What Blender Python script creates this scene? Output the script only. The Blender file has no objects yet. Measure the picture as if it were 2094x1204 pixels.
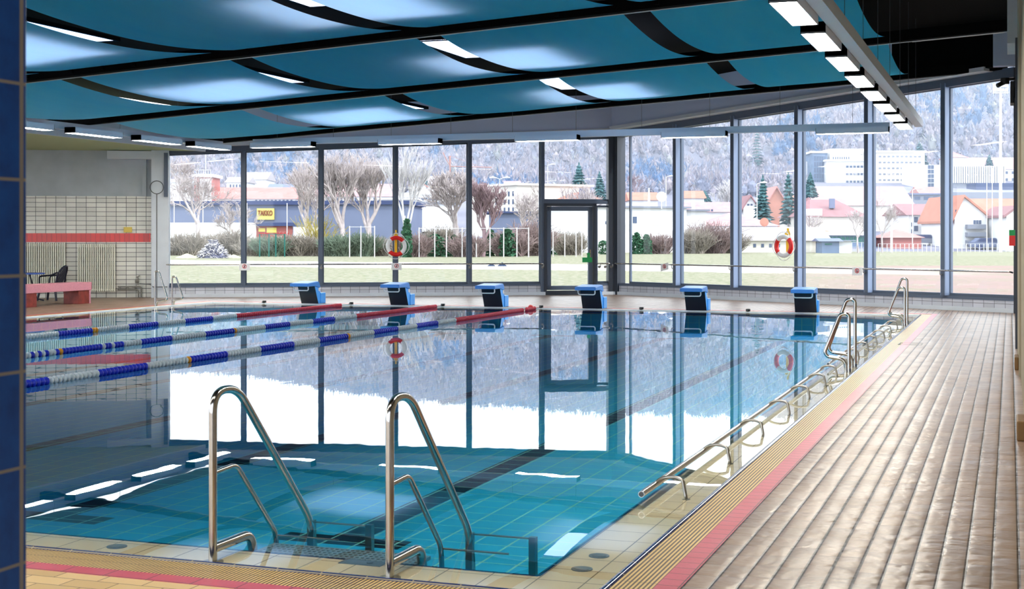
import bpy, bmesh, math, random
from mathutils import Vector, Matrix
random.seed(7)
C = bpy.context.scene.collection
SC = bpy.context.scene

# ------------------------------------------------------------ camera, sky, sun, exposure
FPX, CAMH, HZ = 2850.0, 1.65, 485.0            # focal length and horizon row for a 2094 x 1204 frame
TH = math.atan(.3575); S_, C_ = math.sin(TH), math.cos(TH)
cam = bpy.data.objects.new('camera', bpy.data.cameras.new('camera'))
C.objects.link(cam); SC.camera = cam
cam.location = (0, 0, CAMH)
cam.rotation_euler = (math.pi/2, 0, TH)
cam.data.sensor_width = 36; cam.data.lens = 36*FPX/2094
cam.data.shift_y = -(602-HZ)/2094
cam.data.clip_end = 4000
cam.data.dof.use_dof = True; cam.data.dof.focus_distance = 17; cam.data.dof.aperture_fstop = 11
SC.view_settings.view_transform = 'Standard'; SC.view_settings.look = 'None'
SC.view_settings.gamma = 1; SC.view_settings.use_curve_mapping = False
SC.view_settings.exposure = 0.5
SC.cycles.max_bounces = 10; SC.cycles.transparent_max_bounces = 16
SC.cycles.caustics_reflective = True; SC.cycles.caustics_refractive = False
SC.cycles.sample_clamp_indirect = 8
w_ = bpy.data.worlds.new('sky'); SC.world = w_; w_.use_nodes = True
bg = w_.node_tree.nodes['Background']
bg.inputs[0].default_value = (.86, .93, 1, 1); bg.inputs[1].default_value = 3.0
sun = bpy.data.objects.new('sun', bpy.data.lights.new('sun', 'SUN')); C.objects.link(sun)
sun.data.energy = 2.0; sun.data.angle = math.radians(3); sun.data.color = (1, .95, .88)
sun.rotation_euler = (math.radians(52), 0, math.radians(75))

# ------------------------------------------------------------ helpers
def lin(c):
    return tuple(((v/255)/12.92 if v/255 <= .04045 else ((v/255+.055)/1.055)**2.4) for v in c)+(1,)
def cs(v): return (C_*v[0]-S_*v[1], S_*v[0]+C_*v[1])      # (right, forward) of the lens axis -> world x, y
def at(px, w, z=0.0):                                      # point on the bearing of an image column, w metres ahead
    x, y = cs(((px-1047)/FPX*w, w)); return Vector((x, y, z))
def zy(py, w): return CAMH-(py-HZ)*w/FPX
class N:
    """tiny node helper"""
    def __init__(s, name):
        s.m = bpy.data.materials.new(name); s.m.use_nodes = True
        s.t = s.m.node_tree; s.b = s.t.nodes['Principled BSDF']; s.out = s.t.nodes['Material Output']
    def n(s, typ, **kw):
        o = s.t.nodes.new(typ)
        for k, v in kw.items(): setattr(o, k, v)
        return o
    def put(s, inp, v):
        if isinstance(v, bpy.types.NodeSocket): s.t.links.new(v, inp)
        else: inp.default_value = v
    def math(s, op, a, b=None, c=None, clamp=False):
        o = s.n('ShaderNodeMath', operation=op); o.use_clamp = clamp
        s.put(o.inputs[0], a)
        if b is not None: s.put(o.inputs[1], b)
        if c is not None: s.put(o.inputs[2], c)
        return o.outputs[0]
    def xyz(s, src='Object'):
        tc = s.n('ShaderNodeTexCoord'); sp = s.n('ShaderNodeSeparateXYZ')
        s.t.links.new(tc.outputs[src], sp.inputs[0]); return sp.outputs
    def vec(s, src='Object'): return s.n('ShaderNodeTexCoord').outputs[src]
    def comb(s, x, y, z=0.0):
        o = s.n('ShaderNodeCombineXYZ')
        for i, v in enumerate((x, y, z)): s.put(o.inputs[i], v)
        return o.outputs[0]
    def mix(s, f, a, b):
        o = s.n('ShaderNodeMix', data_type='RGBA'); s.put(o.inputs[0], f); s.put(o.inputs[6], a); s.put(o.inputs[7], b)
        return o.outputs[2]
    def noise(s, scale, detail=3, vec=None, rough=.5):
        o = s.n('ShaderNodeTexNoise'); o.inputs['Scale'].default_value = scale; o.inputs['Detail'].default_value = detail
        o.inputs['Roughness'].default_value = rough
        s.t.links.new(vec if vec is not None else s.vec(), o.inputs['Vector']); return o.outputs[0]
    def white(s, vec):
        o = s.n('ShaderNodeTexWhiteNoise', noise_dimensions='3D'); s.t.links.new(vec, o.inputs[0]); return o.outputs[0]
    def bump(s, h, strength, dist):
        o = s.n('ShaderNodeBump'); o.inputs['Strength'].default_value = strength; o.inputs['Distance'].default_value = dist
        s.t.links.new(h, o.inputs['Height']); s.t.links.new(o.outputs[0], s.b.inputs['Normal'])
    def ramp(s, v, stops):
        o = s.n('ShaderNodeValToRGB'); e = o.color_ramp.elements
        while len(e) < len(stops): e.new(.5)
        for k, (p, c) in enumerate(stops): e[k].position = p; e[k].color = c
        s.put(o.inputs[0], v); return o.outputs[0]
    def line(s, v, period, half, off=0.0):
        """1 on a joint line of half-width `half` metres repeated every `period`"""
        q = s.math('FRACT', s.math('MULTIPLY_ADD', v, 1/period, off))
        d = s.math('ABSOLUTE', s.math('SUBTRACT', q, .5))
        return s.math('GREATER_THAN', d, .5-half/period)
M = {}
def mat(name, col, rough=.6, metal=0, vary=.0, scale=3, spec=.5, bump=0, bs=20, emit=None, es=0):
    m = N(name); b = m.b
    b.inputs['Roughness'].default_value = rough; b.inputs['Metallic'].default_value = metal
    b.inputs['Specular IOR Level'].default_value = spec
    c = lin(col)
    if vary:
        f = m.noise(scale, 4)
        d = tuple(max(0, v*(1-vary)) for v in c[:3])+(1,); e = tuple(min(1, v*(1+vary)) for v in c[:3])+(1,)
        m.t.links.new(m.ramp(f, [(.3, d), (.7, e)]), b.inputs['Base Color'])
    else: b.inputs['Base Color'].default_value = c
    if bump: m.bump(m.noise(bs, 3), bump, .02)
    if emit:
        b.inputs['Emission Color'].default_value = lin(emit); b.inputs['Emission Strength'].default_value = es
    M[name] = m.m; return m.m

class MB:
    def __init__(s): s.v = []; s.f = []; s.mi = []; s.sm = []
    def add(s, vs, fs, mi=0, smooth=False):
        o = len(s.v); s.v += [tuple(p) for p in vs]
        for f in fs: s.f.append(tuple(i+o for i in f)); s.mi.append(mi); s.sm.append(smooth)
        return s
    def box(s, x0, x1, y0, y1, z0, z1, mi=0):
        v = [(x, y, z) for z in (z0, z1) for y in (y0, y1) for x in (x0, x1)]
        return s.add(v, [(0,2,3,1),(4,5,7,6),(0,1,5,4),(1,3,7,5),(3,2,6,7),(2,0,4,6)], mi)
    def hexa(s, b, t, mi=0):                        # four bottom, four top points
        n = len(b)
        return s.add(list(b)+list(t), [tuple(range(n-1, -1, -1)), tuple(range(n, 2*n))]+[(i, (i+1) % n, n+(i+1) % n, n+i) for i in range(n)], mi)
    def prism(s, pts, off, mi=0):                   # polygon of points pushed along a vector
        off = Vector(off); return s.hexa([Vector(p) for p in pts], [Vector(p)+off for p in pts], mi)
    def tube(s, pts, r, n=10, mi=0, cap=True, closed=False):
        pts = [Vector(p) for p in pts]; m = len(pts); rs = r if isinstance(r, (list, tuple)) else [r]*m
        rings = []; up = None
        for i, p in enumerate(pts):
            a = pts[(i-1) % m] if (i or closed) else p; b = pts[(i+1) % m] if (i < m-1 or closed) else p
            t = (b-a).normalized() if (b-a).length > 1e-9 else Vector((0, 0, 1))
            if up is None: up = t.orthogonal().normalized()
            up = up-t*up.dot(t); up = up.normalized() if up.length > 1e-6 else t.orthogonal().normalized()
            q = t.cross(up)
            rings.append([p+(up*math.cos(6.28318*k/n)+q*math.sin(6.28318*k/n))*rs[i] for k in range(n)])
        v = [x for rg in rings for x in rg]; f = []
        for i in range(m if closed else m-1):
            j = (i+1) % m
            for k in range(n): f.append((i*n+k, i*n+(k+1) % n, j*n+(k+1) % n, j*n+k))
        s.add(v, f, mi, True)
        if cap and not closed:
            s.add(rings[0], [tuple(range(n-1, -1, -1))], mi); s.add(rings[-1], [tuple(range(n))], mi)
        return s
    def cyl(s, p, r, h, n=16, mi=0): p = Vector(p); return s.tube([p, p+Vector((0, 0, h))], r, n, mi)
    def build(s, name, m, parent=None, loc=None, rz=0, bevel=0):
        me = bpy.data.meshes.new(name); me.from_pydata(s.v, [], s.f)
        ms = m if isinstance(m, (list, tuple)) else [m]
        for x in ms: me.materials.append(x)
        for p, i, sm in zip(me.polygons, s.mi, s.sm): p.material_index = i; p.use_smooth = sm
        me.update()
        o = bpy.data.objects.new(name, me); C.objects.link(o)
        if parent: o.parent = parent
        if loc is not None: o.location = loc
        o.rotation_euler.z = rz
        if bevel:
            b = o.modifiers.new('bevel', 'BEVEL'); b.width = bevel; b.segments = 2; b.limit_method = 'ANGLE'
        return o
def tag(o, label, cat, group=None, kind=None):
    o['label'] = label; o['category'] = cat
    if group: o['group'] = group
    if kind: o['kind'] = kind
    return o
def struct(o, label=None):
    o['kind'] = 'structure'
    if label: o['label'] = label
    return o
def empty(name, loc, rz=0):
    o = bpy.data.objects.new(name, None); C.objects.link(o); o.location = loc; o.rotation_euler.z = rz
    o.empty_display_size = .2; return o
def copy_tree(o, parent=None):
    c = o.copy(); C.objects.link(c); c.parent = parent
    for ch in list(o.children): copy_tree(ch, c)
    return c
def arc(pts, r=.06, seg=5):
    """round the corners of a polyline"""
    pts = [Vector(p) for p in pts]; out = [pts[0]]
    for i in range(1, len(pts)-1):
        p, a, b = pts[i], pts[i-1], pts[i+1]
        d1, d2 = (a-p), (b-p); rr = min(r, d1.length*.48, d2.length*.48)
        s0, s1 = p+d1.normalized()*rr, p+d2.normalized()*rr
        for k in range(seg+1):
            t = k/seg; out.append(s0*(1-t)**2+p*2*t*(1-t)+s1*t*t)
    out.append(pts[-1]); return out

# ------------------------------------------------------------ measures of the hall (metres; x across the pool, y along it)
PX0, PX1, PY0, PY1 = -19.2, -1.8, 6.14, 30.95           # outer line of the blue pool nosing
LEDGE = .42; WZ = -.02; BED = -.47
A = Vector(cs((3.05, 40.3))+(0,))                       # corner between the two window walls
LD = Vector(cs((-math.cos(math.radians(8.8)), -math.sin(math.radians(8.8))))+(0,))
RD = Vector(cs((.631, -.776))+(0,))
LN = Vector((LD.y, -LD.x, 0)); LN = LN if LN.dot(-A) > 0 else -LN     # into the hall
RN = Vector((RD.y, -RD.x, 0)); RN = RN if RN.dot(-A) > 0 else -RN
def along(D, px):                                        # distance from the corner along wall D where an image column meets it
    k = (px-1047)/FPX; R = Vector((C_, S_, 0)); F = Vector((-S_, C_, 0))
    return (k*A.dot(F)-A.dot(R))/(D.dot(R)-k*D.dot(F))
def wp(D, t, n=0.0, z=0.0):
    NN = LN if D is LD else RN
    return A+D*t+NN*n+Vector((0, 0, z))
def fwd(p): return -S_*p[0]+C_*p[1]
SLOPE = .0585
def roof(x): return 5.40+SLOPE*x                         # height of the sail battens
BARS = [7.9+6.15*i for i in range(5)]; BARS = [7.90, 14.05, 20.20, 26.35, 32.45]
# ------------------------------------------------------------ materials
mat('white_paint', (205, 212, 222), .6, vary=.04)
mat('plaster', (176, 184, 192), .85, vary=.08, scale=2)
mat('soffit', (176, 190, 146), .8)
mat('frame', (84, 96, 116), .45, spec=.4)
mat('frame_dark', (40, 48, 62), .45)
mat('fascia', (188, 200, 228), .5)
mat('black_void', (6, 7, 9), .95, spec=.1)
mat('batten', (8, 9, 12), .9, spec=.1)
mat('alu', (190, 196, 205), .35, .6)
mat('steel', (176, 172, 168), .16, 1, vary=.05, scale=30)
mat('steel_dull', (150, 146, 142), .3, 1)
mat('red_plastic', (214, 24, 24), .35)
mat('white_plastic', (224, 226, 230), .4)
mat('yellow_plastic', (246, 196, 10), .4)
mat('blue_float', (28, 44, 190), .35)
mat('white_float', (206, 212, 214), .4)
mat('red_float', (206, 40, 66), .4)
mat('orange_float', (238, 158, 30), .4)
mat('cable', (70, 74, 80), .5)
mat('block_blue', (22, 120, 205), .35)
mat('block_side', (56, 160, 250), .35)
mat('block_dark', (10, 18, 42), .4)
mat('chair_plastic', (12, 18, 44), .4)
mat('table_blue', (60, 92, 175), .5)
mat('bench_pink', (206, 138, 154), .7, vary=.12, scale=40)
mat('bench_side', (128, 44, 34), .6, vary=.3, scale=8)
mat('radiator', (226, 226, 214), .5)
mat('pipe', (120, 118, 112), .5)
mat('wall_beige', (150, 138, 116), .8)
mat('brown_block', (110, 78, 34), .6)
mat('box_yellow', (222, 196, 96), .6)
mat('green_sign', (20, 150, 80), .5)
mat('sign_red', (196, 40, 60), .5)
mat('black_plastic', (16, 17, 20), .5)
mat('lamp_shell', (214, 220, 240), .5)
mat('lamp_cap', (92, 96, 104), .6)
mat('lamp_light', (255, 250, 235), .5, emit=(255, 248, 232), es=34)
mat('skylight', (235, 240, 255), .5, emit=(226, 232, 255), es=1.7)
mat('blue_glaze', (14, 30, 86), .15)
mat('cover_grey', (110, 124, 140), .35)
mat('steel_tread', (168, 178, 182), .4, .5)

# tiled deck: long tiles in columns along the pool
m = N('deck_tiles'); M['deck'] = m.m; P = m.xyz()
col = m.math('FLOOR', m.math('MULTIPLY_ADD', P[0], 8, 11.68))
rnd = m.math('FRACT', m.math('MULTIPLY', m.math('SINE', m.math('MULTIPLY', col, 12.99)), 43.7))
rowv = m.math('ADD', m.math('MULTIPLY', P[1], 1/.24), rnd)
jx = m.line(P[0], .125, .0085, 11.68)
fy = m.math('FRACT', rowv)
jy = m.math('GREATER_THAN', m.math('ABSOLUTE', m.math('SUBTRACT', fy, .5)), .5-.0075)
j = m.math('MAXIMUM', jx, jy)
tile = m.white(m.comb(col, m.math('FLOOR', rowv)))
base = m.mix(tile, lin((130, 106, 90)), lin((156, 130, 110)))
base = m.mix(m.math('MULTIPLY', m.noise(1.3, 5), .35), base, lin((118, 92, 76)))
m.t.links.new(m.mix(j, base, lin((38, 18, 12))), m.b.inputs['Base Color'])
fx = m.math('FRACT', m.math('MULTIPLY_ADD', P[0], 8, 11.68))
dome = m.math('MULTIPLY', m.math('POWER', m.math('ABSOLUTE', m.math('SUBTRACT', fx, .5)), 3), -3.0)
domy = m.math('MULTIPLY', m.math('POWER', m.math('ABSOLUTE', m.math('SUBTRACT', fy, .5)), 3), -1.5)
h = m.math('ADD', m.math('ADD', dome, domy), m.math('MULTIPLY', m.noise(9, 2), .9))
h = m.math('SUBTRACT', h, m.math('MULTIPLY', j, .8))
m.bump(h, 1.0, .011); 
m.put(m.b.inputs['Roughness'], m.math('MULTIPLY_ADD', m.noise(2.2, 4), .2, .25))
m.b.inputs['Specular IOR Level'].default_value = .34

# ribbed grating over the overflow channel
m = N('grating'); M['grating'] = m.m; P = m.xyz()
r = m.line(P[0], .022, .0052)
j2 = m.line(P[1], .5, .002)
c = m.mix(m.noise(1.5, 4), lin((206, 168, 92)), lin((236, 204, 130)))
m.t.links.new(m.mix(m.math('MAXIMUM', r, j2), c, lin((74, 48, 22))), m.b.inputs['Base Color'])
m.bump(m.math('SUBTRACT', 1.0, r), .5, .004); m.b.inputs['Roughness'].default_value = .4
# red border tiles
m = N('red_border'); M['red'] = m.m; P = m.xyz()
jj = m.math('MAXIMUM', m.line(P[0], .245, .003), m.line(P[1], .122, .003))
c = m.mix(m.noise(4, 5, rough=.7), lin((184, 34, 52)), lin((206, 92, 116)))
m.t.links.new(m.mix(jj, c, lin((70, 24, 30))), m.b.inputs['Base Color']); m.b.inputs['Roughness'].default_value = .35
m.bump(m.noise(60, 3), .3, .003)
# beige submerged ledge
m = N('ledge_tiles'); M['ledge'] = m.m; P = m.xyz()
jj = m.math('MAXIMUM', m.line(P[0], .245, .0035), m.line(P[1], .245, .0035, .3))
c = m.mix(m.noise(1.2, 4), lin((228, 206, 168)), lin((246, 230, 202)))
m.t.links.new(m.mix(jj, c, lin((112, 84, 50))), m.b.inputs['Base Color']); m.b.inputs['Roughness'].default_value = .4
# pool bed and walls with lane lines
def bed(name, lanes):
    m = N(name); M[name] = m.m; P = m.xyz()
    jj = m.math('MAXIMUM', m.line(P[0], .25, .008), m.math('MAXIMUM', m.line(P[1], .25, .006), m.line(P[2], .125, .003)))
    jj = m.math('MULTIPLY', jj, .9)
    c = m.mix(m.noise(.35, 3), lin((6, 172, 218)), lin((46, 198, 232)))
    if lanes:
        q = m.math('FRACT', m.math('MULTIPLY_ADD', P[0], 1/2.45, 4.4/2.45+10.5))
        dx = m.math('MULTIPLY', m.math('ABSOLUTE', m.math('SUBTRACT', q, .5)), 2.45)
        inl = m.math('MULTIPLY', m.math('GREATER_THAN', P[0], -17.9), m.math('LESS_THAN', P[0], -3.2))
        st = m.math('MULTIPLY', m.math('LESS_THAN', dx, .13), m.math('MULTIPLY', m.math('GREATER_THAN', P[1], 8.75), m.math('LESS_THAN', P[1], 28.7)))
        t1 = m.math('LESS_THAN', m.math('ABSOLUTE', m.math('SUBTRACT', P[1], 8.78)), .13)
        t2 = m.math('LESS_THAN', m.math('ABSOLUTE', m.math('SUBTRACT', P[1], 28.6)), .13)
        tt = m.math('MULTIPLY', m.math('MAXIMUM', t1, t2), m.math('LESS_THAN', dx, .48))
        s = m.math('MULTIPLY', m.math('MAXIMUM', st, tt), inl)
        c = m.mix(s, c, lin((8, 18, 40)))
    m.t.links.new(m.mix(jj, c, lin((150, 232, 206))), m.b.inputs['Base Color']); m.b.inputs['Roughness'].default_value = .5
bed('bed', True); bed('poolwall', False)
# water: clear sheet that mirrors more at grazing angles
m = N('water'); M['water'] = m.m
fr = m.n('ShaderNodeFresnel'); fr.inputs[0].default_value = 1.36
tr = m.n('ShaderNodeBsdfTransparent'); tr.inputs[0].default_value = (.92, .98, 1, 1)
gl = m.n('ShaderNodeBsdfGlossy'); gl.inputs['Roughness'].default_value = 0.0
gl.inputs[0].default_value = (.93, .97, 1, 1)
mx = m.n('ShaderNodeMixShader'); bp = m.n('ShaderNodeBump'); bp.inputs['Strength'].default_value = .05; bp.inputs['Distance'].default_value = .01
mp = m.n('ShaderNodeMapping'); mp.inputs['Scale'].default_value = (1, .45, 1); m.t.links.new(m.vec(), mp.inputs[0])
m.t.links.new(m.noise(2.2, 2, mp.outputs[0]), bp.inputs['Height'])
for a, b in ((fr.outputs[0], mx.inputs[0]), (tr.outputs[0], mx.inputs[1]), (gl.outputs[0], mx.inputs[2]), (bp.outputs[0], gl.inputs['Normal']), (mx.outputs[0], m.out.inputs[0])): m.t.links.new(a, b)
# window glass
m = N('window_glass'); M['glass'] = m.m
fr = m.n('ShaderNodeFresnel'); fr.inputs[0].default_value = 1.4
tr = m.n('ShaderNodeBsdfTransparent'); tr.inputs[0].default_value = (.95, .97, .98, 1)
gl = m.n('ShaderNodeBsdfGlossy'); gl.inputs['Roughness'].default_value = 0.02; mx = m.n('ShaderNodeMixShader')
for a, b in ((fr.outputs[0], mx.inputs[0]), (tr.outputs[0], mx.inputs[1]), (gl.outputs[0], mx.inputs[2]), (mx.outputs[0], m.out.inputs[0])): m.t.links.new(a, b)
# wall tiles, local x along wall, z up
def walltile(name, base, joint, px, pz, hw=.004, oz=0.0, ox=0.0, rough=.25, vary=.05):
    m = N(name); M[name] = m.m; P = m.xyz()
    jj = m.math('MAXIMUM', m.line(P[0], px, hw, ox), m.line(P[2], pz, hw, oz))
    tv = m.white(m.comb(m.math('FLOOR', m.math('MULTIPLY_ADD', P[0], 1/px, ox)), m.math('FLOOR', m.math('MULTIPLY_ADD', P[2], 1/pz, oz))))
    c = m.mix(tv, lin(tuple(v*(1-vary) for v in base)), lin(tuple(min(255, v*(1+vary)) for v in base)))
    m.t.links.new(m.mix(jj, c, lin(joint)), m.b.inputs['Base Color']); m.b.inputs['Roughness'].default_value = rough
    m.bump(m.math('SUBTRACT', 1.0, jj), .4, .003)
walltile('tile_white', (214, 212, 204), (58, 58, 60), .265, .1235, .007)
walltile('tile_plinth', (190, 192, 202), (96, 92, 100), .265, .185, .005)
walltile('tile_red', (214, 34, 26), (120, 30, 24), .128, .6, .004)
# dark blue pillar tiles
m = N('pillar_tiles'); M['pillar'] = m.m; P = m.xyz()
jj = m.line(P[2], .1485, .0025, .29)
corner = m.math('MULTIPLY', m.math('GREATER_THAN', P[1], -.0175), m.math('LESS_THAN', P[1], -.0085))
jj = m.math('MAXIMUM', jj, corner); jj = m.math('MAXIMUM', jj, m.line(P[0], .15, .003, .3))
c = m.mix(m.noise(22, 5, rough=.65), lin((0, 34, 96)), lin((10, 84, 160)))
m.t.links.new(m.mix(jj, c, lin((132, 122, 112))), m.b.inputs['Base Color']); m.b.inputs['Roughness'].default_value = .45; m.b.inputs['Specular IOR Level'].default_value = .25
# sail cloth: translucent, with the blue water glow put into its base colour
m = N('sail_cloth'); M['sail'] = m.m
df = m.n('ShaderNodeBsdfDiffuse'); tl = m.n('ShaderNodeBsdfTranslucent'); ms = m.n('ShaderNodeMixShader'); ms.inputs[0].default_value = .33
mp = m.n('ShaderNodeMapping'); mp.inputs['Scale'].default_value = (1, .12, 1); m.t.links.new(m.vec(), mp.inputs[0])
c = m.mix(m.noise(3, 5, mp.outputs[0]), lin((58, 208, 255)), lin((122, 226, 255)))
sp = m.noise(2.3, 6, rough=.7); sp = m.math('GREATER_THAN', sp, .735)
c = m.mix(m.math('MULTIPLY', sp, .35), c, lin((70, 70, 66)))
m.t.links.new(c, df.inputs[0]); tl.inputs[0].default_value = lin((214, 222, 226))
for a, b in ((df.outputs[0], ms.inputs[1]), (tl.outputs[0], ms.inputs[2]), (ms.outputs[0], m.out.inputs[0])): m.t.links.new(a, b)

# ------------------------------------------------------------ floor, pool
T0 = 0.0
def quad(x0, x1, y0, y1, z=0): return [(x0, y0, z), (x1, y0, z), (x1, y1, z), (x0, y1, z)]
tB = along(RD, 2083); Bp = wp(RD, tB)
XL = wp(LD, 24)
GR, RE = .26, .125
ox0, ox1, oy0, oy1 = PX0-GR-RE, PX1+.22+.12, PY0-GR-RE-.03, PY1+GR+RE
f = MB()
def slab(b, pts, z0=-.12, z1=0):
    b.hexa([(p[0], p[1], z0) for p in pts], [(p[0], p[1], z1) for p in pts])
aR = wp(LD, 0)
slab(f, [(ox1, -4), (.3, -4), (.3, Bp.y), (ox1, Bp.y+.96)])

slab(f, [(XL.x, oy0), (ox0, oy0), (ox0, oy1), (XL.x, oy1)])
xw = A.x+LD.x*(oy1-A.y)/LD.y
slab(f, [(xw, oy1), (ox1, oy1), (ox1, Bp.y+.96), (A.x, A.y)])
struct(f.build('floor', M['deck']), 'beige tiled pool deck')
m = N('near_deck_tiles'); P = m.xyz(); ro = m.math('FLOOR', m.math('MULTIPLY', P[1], 8)); xo = m.math('ADD', m.math('MULTIPLY', P[0], 4), m.math('MULTIPLY', ro, .5))
fx = m.math('ABSOLUTE', m.math('SUBTRACT', m.math('FRACT', xo), .5)); jj = m.math('MAXIMUM', m.line(P[1], .125, .003), m.math('GREATER_THAN', fx, .5-.012))
c = m.mix(m.white(m.comb(m.math('FLOOR', xo), ro)), lin((196, 162, 106)), lin((222, 190, 134)))
m.t.links.new(m.mix(jj, c, lin((96, 60, 30))), m.b.inputs['Base Color']); m.b.inputs['Roughness'].default_value = .4; m.bump(m.math('SUBTRACT', 1.0, jj), .5, .003)
f = MB(); slab(f, [(-32, -4), (ox1, -4), (ox1, oy0), (-32, oy0)]); struct(f.build('floor_near', m.m), 'yellow tiled deck at the near pool edge')
def ring(name, a, b, z0, z1, m, label):
    r = MB(); (x0, x1, y0, y1), (X0, X1, Y0, Y1) = a, b
    for q in ([X0, X1, Y0, y0], [X0, X1, y1, Y1], [X0, x0, y0, y1], [x1, X1, y0, y1]):
        r.box(q[0], q[1], q[2], q[3], z0, z1)
    return struct(r.build(name, m), label)
pin = (PX0, PX1, PY0, PY1)
g1 = (PX0-GR, PX1+.22, PY0-GR-.03, PY1+GR)
ring('trim_1', g1, (ox0, ox1, oy0, oy1), -.12, .001, M['red'], 'red tile strip around the pool')
ring('trim_2', (PX0-.02, PX1+.02, PY0-.02, PY1+.02), g1, -.12, -.004, M['grating'], 'yellow ribbed overflow grating around the pool')
# rounded dark blue nosing and the submerged ledge
nm = N('nosing_tiles'); P_ = nm.xyz()
jj = nm.math('MAXIMUM', nm.line(P_[0], .245, .004), nm.line(P_[1], .245, .004))
nm.t.links.new(nm.mix(jj, lin((16, 32, 92)), lin((150, 140, 120))), nm.b.inputs['Base Color']); nm.b.inputs['Roughness'].default_value = .12
r_ = .028; b = MB()
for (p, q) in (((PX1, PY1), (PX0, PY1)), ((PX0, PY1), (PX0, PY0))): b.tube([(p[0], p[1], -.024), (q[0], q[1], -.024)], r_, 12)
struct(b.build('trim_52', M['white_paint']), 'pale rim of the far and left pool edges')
b = MB()
for (p, q) in (((PX0, PY0), (PX1, PY0)), ((PX1, PY0), (PX1, PY1))):
    b.tube([(p[0], p[1], -.022), (q[0], q[1], -.022)], r_, 12)
struct(b.build('trim_3', nm.m), 'dark blue glazed pool nosing')
pl = (PX0+LEDGE, PX1-LEDGE, PY0+LEDGE+.04, PY1-LEDGE)
ring('trim_4', pl, (PX0-.02, PX1+.02, PY0-.02, PY1+.02), -.62, -.042, M['ledge'], 'beige tiled ledge just under water')
b = MB()
for (p, q) in (((pl[0], pl[2]), (pl[1], pl[2])), ((pl[1], pl[2]), (pl[1], pl[3])), ((pl[1], pl[3]), (pl[0], pl[3])), ((pl[0], pl[3]), (pl[0], pl[2]))):
    b.tube([(p[0], p[1], -.062), (q[0], q[1], -.062)], .024, 8)
struct(b.build('trim_5', M['blue_glaze']), 'dark blue edge of the submerged ledge')
b = MB(); b.box(pl[0], pl[1], pl[2], pl[3], BED-.1, BED)
struct(b.build('floor_pool_bed', M['bed']), 'teal tiled pool bed with black lane lines')
b = MB()
for x0, x1, y0, y1 in ((pl[0], pl[0]+.01, pl[2], pl[3]), (pl[1]-.01, pl[1], pl[2], pl[3]), (pl[0], pl[1], pl[2], pl[2]+.01), (pl[0], pl[1], pl[3]-.01, pl[3])):
    b.box(x0, x1, y0, y1, BED, -.1)
struct(b.build('wall_pool', M['poolwall']), 'teal tiled pool side')
b = MB(); b.add(quad(PX0+.02, PX1-.02, PY0+.02, PY1-.02, WZ), [(0, 1, 2, 3)])
tag(b.build('pool_water', M['water']), 'still clear pool water mirroring the windows', 'water', kind='stuff')

# ------------------------------------------------------------ window walls
def zl(t): return 4.72-.0487*t                           # underside of the fascia, left wall, t from the corner
def zr(t): return 4.72+.0485*t
def walls(D, b, t0, t1, n0, n1, z0, z1, z0b=None, z1b=None, mi=0):
    z0b = z0 if z0b is None else z0b; z1b = z1 if z1b is None else z1b
    b.hexa([wp(D, t0, n0, z0), wp(D, t1, n0, z0b), wp(D, t1, n1, z0b), wp(D, t0, n1, z0)],
           [wp(D, t0, n0, z1), wp(D, t1, n0, z1b), wp(D, t1, n1, z1b), wp(D, t0, n1, z1)], mi)
Z0 = .33
LM = [along(LD, p) for p in (1247.5, 1107.5, 959, 808.5, 656.5, 498.5, 341)]
RM = [along(RD, p) for p in (1287, 1391, 1509, 1640, 1783, 1940, 2090)]
def local(D, name, mname, t0, t1, n0, n1, z0, z1):
    """box in wall coordinates with its own axes so tile patterns follow the wall"""
    ang = math.atan2(D.y, D.x); b = MB(); flip = 1 if (Vector((-D.y, D.x, 0)).dot(LN if D is LD else RN) > 0) else -1
    ys = sorted((n0*flip, n1*flip)); b.box(t0, t1, ys[0], ys[1], z0, z1)
    o = b.build(name, M[mname] if isinstance(mname, str) else mname, loc=(A.x, A.y, 0)); o.rotation_euler.z = ang; return o
doorL, doorR = along(LD, 1113), along(LD, 1216)
struct(local(LD, 'baseboard_left', 'tile_plinth', -.1, doorR, -.2, .12, 0, Z0), 'low tiled plinth under the left windows')
struct(local(LD, 'baseboard_left', 'tile_plinth', doorL, LM[6]+.3, -.2, .12, 0, Z0), 'low tiled plinth left of the door')
struct(local(RD, 'baseboard_right', 'tile_plinth', -.1, tB, -.2, .12, 0, Z0), 'low tiled plinth under the right windows')
struct(local(RD, 'trim_6', 'white_paint', -.1, tB, .12, .2, 0, .09), 'pale cove strip at the foot of the right plinth')
struct(local(LD, 'trim_7', 'white_paint', -.1, doorR, .12, .2, 0, .09), 'pale cove strip at the foot of the left plinth')
struct(local(LD, 'trim_7', 'white_paint', doorL, LM[6]+.3, .12, .2, 0, .09), 'pale cove strip at the foot of the left plinth')
wn = 0
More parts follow.
